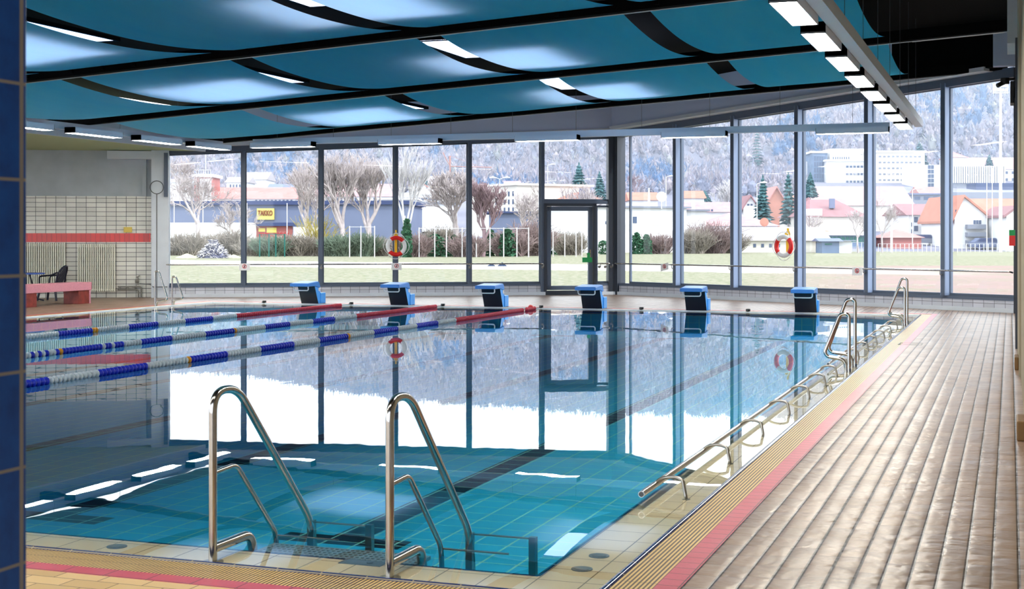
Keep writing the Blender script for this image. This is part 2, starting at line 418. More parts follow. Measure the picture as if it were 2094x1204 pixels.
def bay(D, t0, t1, zf, z0=Z0, sub=True, glazed_from=None):
    """one window bay: frame with a glass pane"""
    global wn; wn += 1
    lo, hi = min(t0, t1)+.045, max(t0, t1)-.045
    r = empty('window_%d' % wn, wp(D, (lo+hi)/2, 0, z0)); struct(r, 'tall glazed window bay')
    fr = MB(); e = .055
    walls(D, fr, lo, hi, -.03, .05, z0, z0+e)
    walls(D, fr, lo, hi, -.03, .05, zf(lo)-.16-e, zf(lo)-.16, zf(hi)-.16-e, zf(hi)-.16)
    walls(D, fr, lo, lo+.035, -.03, .05, z0+e, zf(lo)-.16-e); walls(D, fr, hi-.035, hi, -.03, .05, z0+e, zf(hi)-.16-e)
    for q in range(0): pass
    o = fr.build('window_frame', M['alu' if not sub else 'frame'], r); o.matrix_parent_inverse = Matrix.Translation(-r.location)
    g = MB(); g.add([wp(D, lo, 0, z0), wp(D, hi, 0, z0), wp(D, hi, 0, zf(hi)-.17), wp(D, lo, 0, zf(lo)-.17)], [(0, 1, 2, 3)])
    o = g.build('pane', M['glass'], r); o.matrix_parent_inverse = Matrix.Translation(-r.location)
    return r
for i in range(1, 6): bay(LD, LM[i], LM[i+1], zl)
for i in range(6): bay(RD, RM[i], RM[i+1], zr)
DT = 2.57
bay(LD, LM[0], LM[1], zl, DT+.12)                        # light above the door
bay(LD, LM[0], doorR, lambda t: DT+.16)
mul = MB()
for i, t in enumerate(LM[:6]):
    walls(LD, mul, t-.05, t+.05, -.1, .16, Z0 if i != 1 else 0, zl(t)-.1)
struct(mul.build('trim_8', M['frame']), 'dark mullions of the left window wall')
mul = MB()
for t in RM[1:]: walls(RD, mul, t-.045, t+.045, -.1, .24, Z0, zr(t)-.1)
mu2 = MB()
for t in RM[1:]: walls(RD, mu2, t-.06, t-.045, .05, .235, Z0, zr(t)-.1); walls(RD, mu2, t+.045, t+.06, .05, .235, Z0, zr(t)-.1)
struct(mu2.build('trim_51', mat('alu_side_lit', (122, 140, 172), .4)), 'right mullion side faces paled for window light')  # paler aluminium tone also carries the window light on these sides
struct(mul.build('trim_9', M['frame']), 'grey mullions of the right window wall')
mul = MB()
walls(LD, mul, -.05, .3, -.15, .17, 0, zl(.1)); walls(RD, mul, -.1, .2, -.12, .2, 0, zr(.1))
struct(mul.build('trim_10', M['frame_dark']), 'dark corner post between the two window walls')
mul = MB()
walls(LD, mul, 0, doorR, -.08, .14, Z0-.06, Z0); walls(LD, mul, doorL, LM[6], -.08, .14, Z0-.06, Z0); walls(RD, mul, 0, tB, -.08, .14, Z0-.07, Z0)
walls(LD, mul, 0, LM[6], -.1, .15, zl(0)-.17, zl(0)+.02, zl(LM[6])-.17, zl(LM[6])+.02)
walls(RD, mul, 0, tB, -.1, .2, zr(0)-.2, zr(0)+.02, zr(tB)-.2, zr(tB)+.02)
walls(LD, mul, LM[1], 0, -.08, .14, DT+.04, DT+.13)
struct(mul.build('trim_11', M['frame']), 'dark sill and head rails of the windows')
fa = MB()
walls(LD, fa, -.2, 11.4, .15, .5, zl(0), zl(0)+1.5, zl(11.4), zl(11.4)+1.0)
tk = along(RD, 1850); walls(RD, fa, -.1, tk, .2, .5, zr(0), zr(0)+1.5, zr(tk), zr(tk)+1.25)
struct(fa.build('trim_12', M['fascia']), 'grey blue fascia above the windows')
fa = MB(); walls(RD, fa, tk, tB, .2, .5, zr(tk)+.04, zr(tk)+1.25, zr(tB)+.04, zr(tB)+1.1)  # fascia blackened to stand in for the dark void above it
struct(fa.build('trim_53', M['black_void']), 'black fascia piece standing in for the dark roof void')
fa = MB()
walls(LD, fa, -.2, LM[6]+.2, .12, .54, zl(0)-.02, zl(0)+.06, zl(LM[6]+.2)-.02, zl(LM[6]+.2)+.06)
walls(RD, fa, -.1, tB-.5, .18, .56, zr(0)-.02, zr(0)+.07, zr(tB-.5)-.02, zr(tB-.5)+.07)
struct(fa.build('trim_13', M['white_paint']), 'pale lower edge of the fascia')
# glazed door
dr = empty('door_1', wp(LD, (doorL+doorR)/2, 0, .1)); struct(dr, 'dark framed glass door')
def child(b, name, m, par, **k):
    o = b.build(name, m, par, **k); o.matrix_parent_inverse = Matrix.Translation(-Vector(par.location)); return o
lo, hi = doorR, doorL
b = MB()
walls(LD, b, lo-.02, hi+.04, -.1, .16, 0, .12)
walls(LD, b, lo-.02, lo+.06, -.08, .18, .12, DT+.05); walls(LD, b, hi-.04, hi+.04, -.08, .18, .12, DT+.05); walls(LD, b, lo, hi, -.08, .18, DT-.03, DT+.05)
child(b, 'door_frame', M['frame_dark'], dr)
b = MB(); e = .12
walls(LD, b, lo+.08, lo+.08+e, -.04, .1, .14, DT-.04); walls(LD, b, hi-.06-e, hi-.06, -.04, .1, .14, DT-.04)
walls(LD, b, lo+.08, hi-.06, -.04, .1, .14, .14+e); walls(LD, b, lo+.08, hi-.06, -.04, .1, DT-.04-e, DT-.04)
lf = child(b, 'door_leaf', M['frame'], dr)
b = MB(); b.add([wp(LD, lo+.18, 0, .2), wp(LD, hi-.15, 0, .2), wp(LD, hi-.15, 0, DT-.1), wp(LD, lo+.18, 0, DT-.1)], [(0, 1, 2, 3)]); child(b, 'pane', M['glass'], dr)
th = lo+.15
b = MB(); b.tube([wp(LD, th, .1, 1.17), wp(LD, th, .15, 1.17), wp(LD, th+.12, .15, 1.17)], .012, 8)
walls(LD, b, th-.02, th+.02, .1, .112, 1.0, 1.3); child(b, 'door_handle', M['steel'], dr)
b = MB(); walls(LD, b, th-.04, th+.24, .12, .16, .93, 1.07); walls(LD, b, th+.02, th+.1, .12, .17, 1.07, 1.2); child(b, 'alarm_box', M['green_sign'], dr)

# ------------------------------------------------------------ left solid wall
c0, c1 = along(LD, 343), along(LD, 312); wl = 24
struct(local(LD, 'wall_left', 'plaster', c1, wl, -.3, 0, 0, 4.05), 'pale plaster upper wall')
struct(local(LD, 'trim_14', 'tile_white', c1, wl, 0, .03, 0, 2.77), 'white wall tiles with dark joints')
struct(local(LD, 'trim_15', 'tile_red', c1+.05, wl, .02, .04, 1.52, 1.76), 'red tile band along the wall')
struct(local(LD, 'trim_16', 'white_paint', c0-.05, c1, -.2, .35, 0, zl(c0)), 'white corner column beside the windows')
struct(local(LD, 'trim_17', 'white_paint', c1, along(LD, 222), 0, .3, 3.78, 4.0), 'white beam above the wall')
struct(local(LD, 'trim_18', 'plaster', along(LD, 300), along(LD, 292), 0, .12, 2.77, 3.8), 'plaster pilaster on the left wall')
struct(local(LD, 'trim_19', 'frame', along(LD, 346), along(LD, 338), .3, .42, 2.75, 3.95), 'grey blind box at the column')
b = MB(); q = wp(LD, 24, 0)
q1, q2 = wp(LD, 11.55, -.1), wp(LD, 25.3, -.1); sp_ = [(-20.9, 4), (-20.9, q1.y), (q2.x, q2.y), (-33, 4)]
b.hexa([(x, y, 4.02) for x, y in sp_], [(x, y, 4.1) for x, y in sp_])
struct(b.build('ceiling_left', M['soffit']), 'olive lower ceiling at the left')
b = MB(); b.hexa([(-20.9, 4, 4.0), (-20.8, 4, 4.0), (-20.8, 33.2, 4.0), (-20.9, 33.2, 4.0)], [(-20.9, 4, 4.6), (-20.8, 4, 4.6), (-20.8, 33.2, 4.6), (-20.9, 33.2, 4.6)])
struct(b.build('trim_20', M['white_paint']), 'white edge board of the lower ceiling')
# ------------------------------------------------------------ roof
RX0, RX1 = -20.85, .6
wy = wp(LD, (A.x-RX0)/abs(LD.x), -.35).y
rp = [(RX0, -4), (1.6, -4), (1.6, 7.6), (RX1, 7.6), (RX1, Bp.y+.1), (A.x+.15, A.y+.35), (RX0, wy+.2)]
b = MB(); b.hexa([(x, y, roof(x)+.95) for x, y in rp], [(x, y, roof(x)+1.2) for x, y in rp])
struct(b.build('ceiling', M['black_void']), 'black roof void above the sails')
# ------------------------------------------------------------ battens and sails
b = MB()
for k, y in enumerate(BARS):
    b = MB(); xa, xb = RX0+.05, -.05
    b.hexa([(xa, y-.09, roof(xa)-.07), (xb, y-.09, roof(xb)-.07), (xb, y+.09, roof(xb)-.07), (xa, y+.09, roof(xa)-.07)],
           [(xa, y-.09, roof(xa)+.13), (xb, y-.09, roof(xb)+.13), (xb, y+.09, roof(xb)+.13), (xa, y+.09, roof(xa)+.13)])
    struct(b.build('trim_%d' % (21+k), M['batten']), 'black batten carrying the sails')
    b = MB(); z = lambda x: roof(x)-.083
    b.hexa([(xa, y+.06, z(xa)), (xb, y+.06, z(xb)), (xb, y+.09, z(xb)), (xa, y+.09, z(xa))],
           [(xa, y+.06, z(xa)+.012), (xb, y+.06, z(xb)+.012), (xb, y+.09, z(xb)+.012), (xa, y+.09, z(xa)+.012)])
    struct(b.build('trim_%d' % (31+k), M['alu']), 'thin metal edge under the batten')
GX = [-2.15, -5.38, -8.83, -12.28, -15.73, -19.2]
def cloth(x0, x1, y0, y1, sag, seed):
    rnd = random.Random(seed); b = MB(); nx, ny = 14, 22; ph = rnd.uniform(0, 6)
    vs = []
    for i in range(nx+1):
        for k in range(ny+1):
            u, v = i/nx, k/ny; x = x0+(x1-x0)*u; y = y0+(y1-y0)*v
            wr = .012*math.sin(9*u+ph+2*math.sin(3*v+ph))*math.sin(math.pi*v)
            edge = -.03*(2*u-1)**4*math.sin(math.pi*v)
            vs.append((x, y, roof(x)+.04-sag*4*v*(1-v)+wr-edge))
    fs = [(i*(ny+1)+k, (i+1)*(ny+1)+k, (i+1)*(ny+1)+k+1, i*(ny+1)+k+1) for i in range(nx) for k in range(ny)]
    return b.add(vs, fs, 0, True)
rowname = ['nearest the camera', 'second row from the camera', 'third row from the camera', 'row closest to the windows']
order = ['rightmost sail', 'second sail from the right', 'middle sail', 'second sail from the left', 'leftmost sail']
for r in range(4):
    for c in range(5):
        x1, x0 = GX[c]-(.2 if c else 0), GX[c+1]+(.22 if c < 4 else 0)
        ob = cloth(x0, x1, BARS[r]+.1, BARS[r+1]-.1, .24, r*7+c).build('ceiling_sail', M['sail'])
        tag(ob, 'blue fabric ceiling sail, %s of the %s' % (order[c], ['row nearest the camera', 'second row from the camera', 'third row from the camera', 'row closest to the windows'][r]), 'sail', 'fabric sails under the ceiling')
        for q in range(5):
            cl = MB(); x = x0+.25+(x1-x0-.5)*q/4; cl.box(x-.03, x+.03, BARS[r+1]-.13, BARS[r+1]-.06, roof(x)-.03, roof(x)+.05)
            cl.build('clip', M['batten'], ob)
# skylights above the sails
n = 0
for r in range(4):
    for cx in (-8.45, -14.1):
        y = (BARS[r]+BARS[r+1])/2-.15; b = MB(); z = roof(cx)+.09; n += 1
        if r == 3: y -= .2
        b.box(cx-1.15, cx+1.15, y-1.2, y+1.2, z+.01, z+.02, 1)
        for q in ((-1.2, -1.15, -1.2, 1.2), (1.15, 1.2, -1.2, 1.2), (-1.15, 1.15, -1.2, -1.15), (-1.15, 1.15, 1.15, 1.2)):
            b.box(cx+q[0], cx+q[1], y+q[2], y+q[3], z, z+.06, 0)
        o = struct(b.build('window_%d' % (20+n), [M['batten'], M['skylight']]), 'skylight above the sails')
# black ceiling strip at the right, duct tube and wall boxes
b = MB(); b.tube([(-1.7, BARS[3]+.25, roof(-1.7)-.02), (-.1, BARS[3]+.25, roof(-.1)-.02)], .05, 10)
tag(b.build('ventilation_tube', M['alu']), 'pale tube under the black ceiling strip at the right', 'tube')
b = MB(); b.box(-.05, .6, BARS[3]-.4, BARS[3]+1.2, roof(0)-.35, roof(0)+.9)
tag(b.build('ceiling_box', M['white_paint']), 'whitish boxed duct at the top right by the ceiling', 'duct')
b = MB(); b.box(-.35, .6, BARS[4]-.6, BARS[4]-.3, roof(0)-.05, roof(0)+.9)
tag(b.build('wall_panel', M['fascia']), 'grey blue panel hanging above the last window', 'panel')

# ------------------------------------------------------------ suspended light rails
LZ = 3.93
def rail(name, label, p0, p1, spans, side, wires):
    """square profile from p0 to p1 with light boxes hanging along one side"""
    p0, p1 = Vector(p0), Vector(p1); L = (p1-p0).length; d = (p1-p0)/L; s = Vector((-d.y, d.x, 0))*side
    r = empty(name, p0)
    def bx(b, a0, a1, s0, s1, z0, z1, mi=0):
        b.hexa([d*a0+s*s0+Vector((0,0,z0)), d*a1+s*s0+Vector((0,0,z0)), d*a1+s*s1+Vector((0,0,z0)), d*a0+s*s1+Vector((0,0,z0))],
               [d*a0+s*s0+Vector((0,0,z1)), d*a1+s*s0+Vector((0,0,z1)), d*a1+s*s1+Vector((0,0,z1)), d*a0+s*s1+Vector((0,0,z1))], mi)
    b = MB(); bx(b, 0, L, -.08, .08, .09, .24); b.build('beam', M['lamp_shell'], r)
    for a0, a1 in spans:
        b = MB(); bx(b, a0, a1, .09, .37, .02, .13); bx(b, a0, a1, .09, .10, .0, .02); bx(b, a0, a1, .36, .37, .0, .02)
        bx(b, a0, a0+.01, .09, .37, 0, .13, 1); bx(b, a1-.01, a1, .09, .37, 0, .13, 1)
        bb = b.build('lamp_box', [M['lamp_shell'], M['lamp_cap']], r)
        b = MB(); bx(b, a0+.02, a1-.02, .105, .355, .005, .02); b.build('light_panel', M['lamp_light'], bb)
        b = MB(); bx(b, (a0+a1)/2-.05, (a0+a1)/2+.05, .05, .12, .12, .15); b.build('bracket', M['lamp_shell'], bb)
    for a in wires:
        b = MB(); q = d*a; top = roof((p0+q).x)+.9-LZ
        b.tube([q+Vector((0, 0, .24)), q+Vector((0, 0, top))], .004, 5); b.build('hanging_wire', M['cable'], r)
    return r
yy = [11.4+2.2*k for k in range(9)]
rr = rail('light_rail', 'x', (-1.85, 5, LZ), (-1.85, 31.2, LZ), [(y-5+.02, y-5+1.6) for y in [7.0+2.2*k for k in range(11)]], 1, [.9+2.2*k for k in range(12)])
tag(rr, 'suspended light rail with bright lamp boxes running along the right side', 'lamp')
Yc = 31.6
def xat(px, Y): k = (px-1047)/FPX; return Y*(C_*k-S_)/(S_*k+C_)
xs = [(525, 650), (785, 908), (1062, 1189), (1359, 1490), (1672, 1820)]
x0c, x1c = xat(520, Yc), xat(1820, Yc)
rr = rail('light_rail', 'x', (x1c, Yc, LZ), (x0c, Yc, LZ), [(x1c-xat(b_, Yc), x1c-xat(a_, Yc)) for a_, b_ in xs], 1, [.8+1.6*k for k in range(11)])
tag(rr, 'suspended light rail hanging across the hall in front of the windows', 'lamp')
rr = rail('light_rail', 'x', (-19.6, 5, LZ), (-19.6, 32.0, LZ), [(y-5, y-5+1.75) for y in (6.2, 8.6, 11, 13.4, 15.8, 18.2, 20.6, 23.0, 25.45, 27.9, 30.2)], -1, [1.0+2.4*k for k in range(11)])
tag(rr, 'suspended light rail running along the left side of the pool', 'lamp')

rr = rail('light_rail', 'x', (-2.2, 4.6, LZ), (-19.2, 4.6, LZ), [(.6+2.8*k, 2.3+2.8*k) for k in range(6)], 1, [.8+2.4*k for k in range(7)])  # out of view, added to brighten the near pool edge
tag(rr, 'added unseen light rail across the hall, lighting the near pool edge', 'lamp')
# ------------------------------------------------------------ right wall, pillar
b = MB(); b.box(1.3, 1.6, -4, 7.6, 0, 6.4); b.box(.5, 1.6, 7.5, 7.8, 0, 6.4); b.box(.12, .5, 7.5, Bp.y+.2, 0, 6.4); b.box(.10, .5, 17.5, 21.8, 0, 6.2)
struct(b.build('wall_right', M['wall_beige']), 'beige right wall seen edge on')
b = MB(); b.box(.07, .12, 21.9, 22.2, 0, 4.6); b.box(.07, .12, Bp.y-.35, Bp.y+.1, 0, 5.3); struct(b.build('trim_41', M['frame_dark']), 'dark upright edge on the right wall')
for y, lab in ((18.4, 'small brown block at the foot of the right wall, the farther one'), (12.0, 'small brown block at the foot of the right wall, the nearer one')):
    b = MB(); b.box(.05, .1 if y > 15 else .12, y, y+.5, 0.0, .16); tag(b.build('brown_block', M['brown_block'], bevel=.01), lab, 'block', 'brown blocks along the right wall')
b = MB(); b.box(.0, .07, 27, 27.6, 4.1, 4.5); b.box(.07, .12, 27.1, 27.5, 4.2, 4.4)
tag(b.build('wall_speaker', M['black_plastic'], bevel=.01), 'black speaker high on the right wall', 'speaker')
b = MB(); b.tube([(.12, 30, 4.85), (-.02, 30, 4.85)], .03, 8); b.cyl((-.1, 30, 4.76), .09, .12, 12); b.tube([(-.1, 30, 4.8), (-.25, 29.9, 4.72)], .045, 8)
tag(b.build('security_camera', M['black_plastic']), 'small black camera on the wall by the last window', 'camera')
b = MB(); b.box(-.02, .12, 26, 26.3, 1.5, 1.68, 1); b.box(-.02, .12, 26, 26.3, 1.68, 1.78, 0)
tag(b.build('alarm_box', [M['green_sign'], M['red_plastic']]), 'red and green alarm box on the right wall', 'alarm')
b = MB(); b.box(-.45, 0, -.9, 0, 0, 3.6)
struct(b.build('wall_pillar', M['pillar'], loc=(-1.442, 1.79, 0), bevel=.004), 'dark blue tiled pillar close to the camera')

# ------------------------------------------------------------ starting blocks
def make_block():
    r = empty('starting_block', (0, 0, 0))
    W = .25
    b = MB()                                              # leaning column, side profile in y, z
    prof = [(0, 0), (-.2, .44), (-.02, .47), (.06, .47), (.13, .26), (.12, 0)]
    b.prism([(-W+.02, y, z) for y, z in prof], (2*W-.04, 0, 0)); b.build('column', M['block_side'], r, bevel=.008)
    b = MB(); b.prism([(-W+.015, y, z) for y, z in [(-.004, .0), (-.206, .445), (-.2, .445), (.0, 0)]], (2*W-.03, 0, 0)); b.build('front_panel', M['block_dark'], r)
    b = MB(); b.prism([(-W, y, z) for y, z in [(-.58, .44), (-.58, .515), (-.03, .555), (.03, .52), (.08, .40), (.0, .40), (-.2, .44)]], (2*W, 0, 0))
    sl = b.build('platform', M['block_blue'], r, bevel=.01)
    b = MB(); b.prism([(-W+.03, y, z) for y, z in [(-.56, .5175), (-.05, .555), (-.05, .559), (-.56, .5215)]], (2*W-.06, 0, 0)); b.build('grip_mat', M['block_blue'], sl)
    b = MB(); b.box(-W+.0, W, .1, .36, 0, .265); b.build('rear_step', M['block_side'], r, bevel=.01)
    b = MB(); b.tube(arc([(-.2, -.48, .445), (-.2, -.46, .34), (.2, -.46, .34), (.2, -.48, .445)], .07), .014, 8); b.build('back_stroke_handle', M['white_plastic'], r)
    b = MB(); b.prism([(W-.018, .0, .33), (W-.018, .07, .30), (W-.018, .075, .42), (W-.018, .02, .44)], (.004, 0, 0)); b.build('number_plate', M['white_plastic'], r)
    return r
bxs = [-4.22-2.436*k for k in range(6)]
nm = ['rightmost', 'second from the right', 'third from the right', 'third from the left', 'second from the left', 'leftmost']
b0 = make_block(); bl = [b0]
for k in range(5): bl.append(copy_tree(b0))
for k, o in enumerate(bl):
    o.location = (bxs[k], PY1+.0, .002)
    tag(o, 'blue starting block at the far pool edge, %s of six' % nm[k], 'starting block', 'starting blocks along the far edge')

# ------------------------------------------------------------ window-wall handrails, signs, lifebuoys
def wall_rail(D, t0, t1, posts, label):
    r = empty('handrail', wp(D, (t0+t1)/2, .3, .9)); n = .34
    b = MB(); b.tube(arc([wp(D, t0, n-.1, .88), wp(D, t0, n, .9), wp(D, t1, n, .9), wp(D, t1, n-.1, .88)], .05), .02, 10); child(b, 'rail', M['steel'], r)
    for t in posts:
        b = MB(); b.tube(arc([wp(D, t, n, .88), wp(D, t, n, .80), wp(D, t, .16, .80)], .05), .012, 8); b.tube([wp(D, t, .17, .8), wp(D, t, .155, .8)], .04, 12)
        child(b, 'bracket', M['steel_dull'], r)
    return tag(r, label, 'handrail', 'steel handrails along the windows')
wall_rail(LD, LM[1]+.02, LM[6], LM[1:6], 'steel handrail in front of the left windows')
wall_rail(LD, .3, doorR-.02, [.4, LM[0], doorR-.1], 'short steel handrail right of the glass door')
wall_rail(RD, .25, tB, RM[1:6], 'steel handrail in front of the right windows')
SIG = [('%s', LD, 501, 'first from the left, on the left window handrail'), ('%s', LD, 809, 'below the red and white lifebuoy on the left windows'),
       ('%s', RD, 1379, 'slightly tilted, on the right window handrail near the corner'), ('%s', RD, 1773, 'on the right window handrail behind the pool ladder')]
for _, D, px, where in SIG:
    t = along(D, px); w2, hh = (.145, .095)
    r = empty('warning_sign', wp(D, t, .385, .83)); tz = .03 if px == 1379 else 0
    b = MB(); b.hexa([wp(D, t-w2, .38, .74-tz), wp(D, t+w2, .38, .74+tz), wp(D, t+w2, .386, .74+tz), wp(D, t-w2, .386, .74-tz)],
                     [wp(D, t-w2, .38, .93-tz), wp(D, t+w2, .38, .93+tz), wp(D, t+w2, .386, .93+tz), wp(D, t-w2, .386, .93-tz)])
    child(b, 'plate', M['white_plastic'], r)
    b = MB(); cp = [wp(D, t+.052*math.cos(a*.3927), .39, .85+.052*math.sin(a*.3927)) for a in range(16)]; b.tube(cp, .008, 6, closed=True)
    b.tube([wp(D, t-.037, .39, .887), wp(D, t+.037, .39, .813)], .007, 6); child(b, 'red_ring', M['sign_red'], r)
    b = MB(); b.tube([wp(D, t, .389, .815), wp(D, t, .389, .865)], .01, 6); b.tube([wp(D, t, .389, .872), wp(D, t, .389, .888)], .009, 6)
    b.tube([wp(D, t-.02, .389, .83), wp(D, t, .389, .85), wp(D, t+.02, .389, .83)], .006, 6); child(b, 'figure_mark', M['black_plastic'], r)
    tag(r, 'white warning sign with red ring, ' + where, 'sign', 'warning signs on the window handrails')
def buoy(D, px, label, rot):
    t = along(D, px); n = .46; zc = zy(503, fwd(wp(D, t))); r = empty('lifebuoy', wp(D, t, n, zc)); R, q = .235, .058
    for k in range(4):
        b = MB(); a0 = rot+k*math.pi/2; red = k % 2 == 0; span = math.pi*(.27 if red else .73)/1.0
        b.tube([wp(D, t+R*math.cos(a), n, zc+R*math.sin(a)) for a in [a0-.0+(math.pi/2)*i/12 for i in range(13)]], q, 12)
        child(b, 'red_segment' if red else 'white_segment', M['red_plastic' if red else 'white_plastic'], r)
    b = MB(); pts = []
    for i in range(48):
        a = i*math.pi/24; rr_ = R+q+.015+.05*abs(math.sin(2*(a-rot))); pts.append(wp(D, t+rr_*math.cos(a), n, zc+rr_*math.sin(a)))
    b.tube(pts, .008, 5, closed=True); child(b, 'grab_line', M['white_plastic'], r)
    tag(r, label, 'lifebuoy', 'lifebuoys on the window mullions')
    h = empty('rescue_float_holder', wp(D, t, .3, zc)); b = MB()
    walls(D, b, t-.035, t+.035, .27, .33, zc-.22, zc+.37); walls(D, b, t-.05, t+.05, .27, .36, zc+.2, zc+.33); walls(D, b, t-.02, t+.02, .28, .32, zc+.37, zc+.45); child(b, 'float', M['yellow_plastic'], h)
    b = MB(); walls(D, b, t-.03, t+.03, .12, .28, zc-.1, zc-.04); child(b, 'bracket', M['steel_dull'], h)
    b = MB(); b.tube([wp(D, t, .32, zc+.38), wp(D, t-.16, .44, zc+.2), wp(D, t-.2, .47, zc+.1)], .007, 5); b.tube([wp(D, t, .32, zc+.38), wp(D, t+.16, .44, zc+.2)], .007, 5); child(b, 'cord', M['white_plastic'], h)
    return h
tag(buoy(LD, 808, 'red and white lifebuoy hanging on the left windows', .9), 'yellow float behind the lifebuoy on the left windows', 'rescue float', 'yellow floats behind the lifebuoys')
tag(buoy(RD, 1627, 'red and white lifebuoy hanging on the right windows', -.75), 'yellow float behind the lifebuoy on the right windows', 'rescue float', 'yellow floats behind the lifebuoys')

# ------------------------------------------------------------ front steps with two handrails
r = empty('pool_steps', (-3.4, 6.31, -.06))
for x in (-3.91, -2.9):
    b = MB(); b.tube(arc([(x, 6.31, -.055), (x, 6.31, .845), (x, 6.55, .845), (x, 7.40, -.04), (x, 7.44, -.3)], .13, 8), .022, 16); h = child(b, 'handrail', M['steel'], r)
    b = MB(); b.tube(arc([(x, 6.31, .42), (x, 6.54, .43), (x, 6.97, -.02), (x, 7.0, -.3)], .05, 6), .015, 12); child(b, 'lower_rail', M['steel'], r)
    b = MB(); b.tube(arc([(x, 6.31, .03), (x, 6.70, .03), (x, 6.74, -.2)], .08, 6), .026, 14); child(b, 'base_bend', M['steel'], r)
    b = MB(); b.cyl((x, 6.31, -.044), .055, .008, 20); child(b, 'flange', M['steel_dull'], r)
    b = MB(); b.box(x-.02, x+.02, 7.38, 7.42, BED+.01, -.03); b.box(x+.36, x+.40, 7.38, 7.42, BED+.01, -.03); b.tube([(x, 7.4, -.04), (x+.38, 7.4, -.04)], .006, 6); b.tube([(x, 7.0, -.04), (x+.38, 7.0, -.04)], .006, 6)
    child(b, 'support_frame', M['steel_dull'], r)
for k, (y0, y1, z) in enumerate(((6.56, 6.9, -.06), (6.92, 7.16, -.24), (7.18, 7.42, -.38))):
    b = MB(); b.box(-3.88, -2.93, y0, y1, z-.02, z)
    for i in range(30):
        for j in range(7 if k == 0 else 0):
            x, y = -3.85+i*.031, y0+.03+j*.045; b.box(x, x+.014, y, y+.014, z, z+.003, 1)
    child(b, 'tread', [M['steel_tread'], M['steel_dull']], r)
tag(r, 'stainless steel pool steps with two tall handrails at the near edge', 'pool ladder')

# ------------------------------------------------------------ looped side ladders
def loop_ladder(side, base, label):
    """side = +1 when the water lies towards +x"""
    r = empty('pool_ladder', base); bx, by = base[0], base[1]
    for dy, zt, dx in ((0, .70, .30), (.72, .85, .34)):
        y = dy if side < 0 else -dy+.72
        pts = [(0, y, -.04), (0, y, zt), (side*.11, y, zt), (side*dx, y, .215), (side*(dx-.03), y, .16), (side*.05, y, .13), (side*.03, y, -.04)]
        b = MB(); b.tube(arc([Vector(p) for p in pts], .085, 7), .022, 12); b.build('handrail', M['steel'], r)
        b = MB(); b.cyl((0, y, -.045), .05, .01, 14); b.build('flange', M['steel_dull'], r)
    for z in (-.16, -.30):
        b = MB(); b.box(*sorted((side*.36, side*.46)), .02, .70, z-.02, z); b.build('tread', M['steel_tread'], r)
    return tag(r, label, 'pool ladder', 'looped ladders at the pool sides')
loop_ladder(-1, (-1.9, 17.85, -.01), 'steel loop ladder in the middle of the right pool side')
loop_ladder(-1, (-1.9, 27.6, -.01), 'steel loop ladder near the far right pool corner')
loop_ladder(1, (-19.25, 28.5, -.01), 'steel loop ladder near the far left pool corner')

# ------------------------------------------------------------ low grab rail along the right side
def grab(y0, y1, ys, label):
    r = empty('grab_rail', (-2.17, (y0+y1)/2, .04)); x = -2.17
    b = MB(); b.tube([(x, y0, .045), (x, y1, .045)], .021, 14); child(b, 'rail', M['steel'], r)
    b = MB(); b.tube([(x, y0-.003, .045), (x, y0, .045)], .016, 12); child(b, 'end_cap', M['cable'], r)
    for y in ys:
        b = MB(); pts = [(x+.19*(1-math.cos(a))/1.0*.5*1.0+.0, y+.04*math.sin(a), .045+.0+.045*math.sin(a)) for a in [math.pi*i/10*.82 for i in range(11)]]
        pts.append((x+.2, y, -.04)); b.tube(pts, .012, 9); b.cyl((x+.2, y, -.045), .026, .006, 12)
        child(b, 'bracket', M['steel_dull'], r)
    return tag(r, label, 'grab rail', 'low grab rails along the right pool edge')
grab(8.47, 17.35, [8.85, 10.35, 11.85, 13.35, 14.75, 16.1, 17.2], 'low steel grab rail, nearer one, along the right pool edge')
grab(17.95, 27.2, [18.35, 19.8, 21.2, 22.6, 24.0, 25.4, 26.8], 'low steel grab rail, farther one, along the right pool edge')

# ------------------------------------------------------------ lane ropes
fl = {}
def floatmesh(mname):
    if mname not in fl:
        b = MB(); b.tube([(0, -.036, 0), (0, -.018, 0), (0, -.014, 0), (0, .008, 0), (0, .022, 0), (0, .036, 0)], [.012, .02, .047, .047, .03, .012], 12)
        me = b.build('float', M[mname]); fl[mname] = me.data; bpy.data.objects.remove(me)
    return fl[mname]
def yat(px, x): k = (px-1047)/FPX; return x/(C_*k-S_)*(S_*k+C_)
ROPES = [(xat(1105, PY1), 'nearest lane rope of blue, white and red floats', 30.55, 'b100 w203 b298 w384 o390 b465 w533 b600 w652 b710 o715 w763 b810 w850 b892 w930 r1068 x1076 r1200'),
         (xat(905, PY1), 'middle lane rope of blue, white and red floats', 30.55, 'w62 b68 w75 b82 w92 b100 w110 b118 o128 b210 w217 b225 w233 b250 w285 b352 w420 b478 o482 w540 b590 w640 b682 w726 r1200'),
         (xat(695, PY1)+.35, 'farthest lane rope of blue, white and red floats', 30.3, 'w118 b190 o198 w260 b321 w378 b432 w484 r1200')]
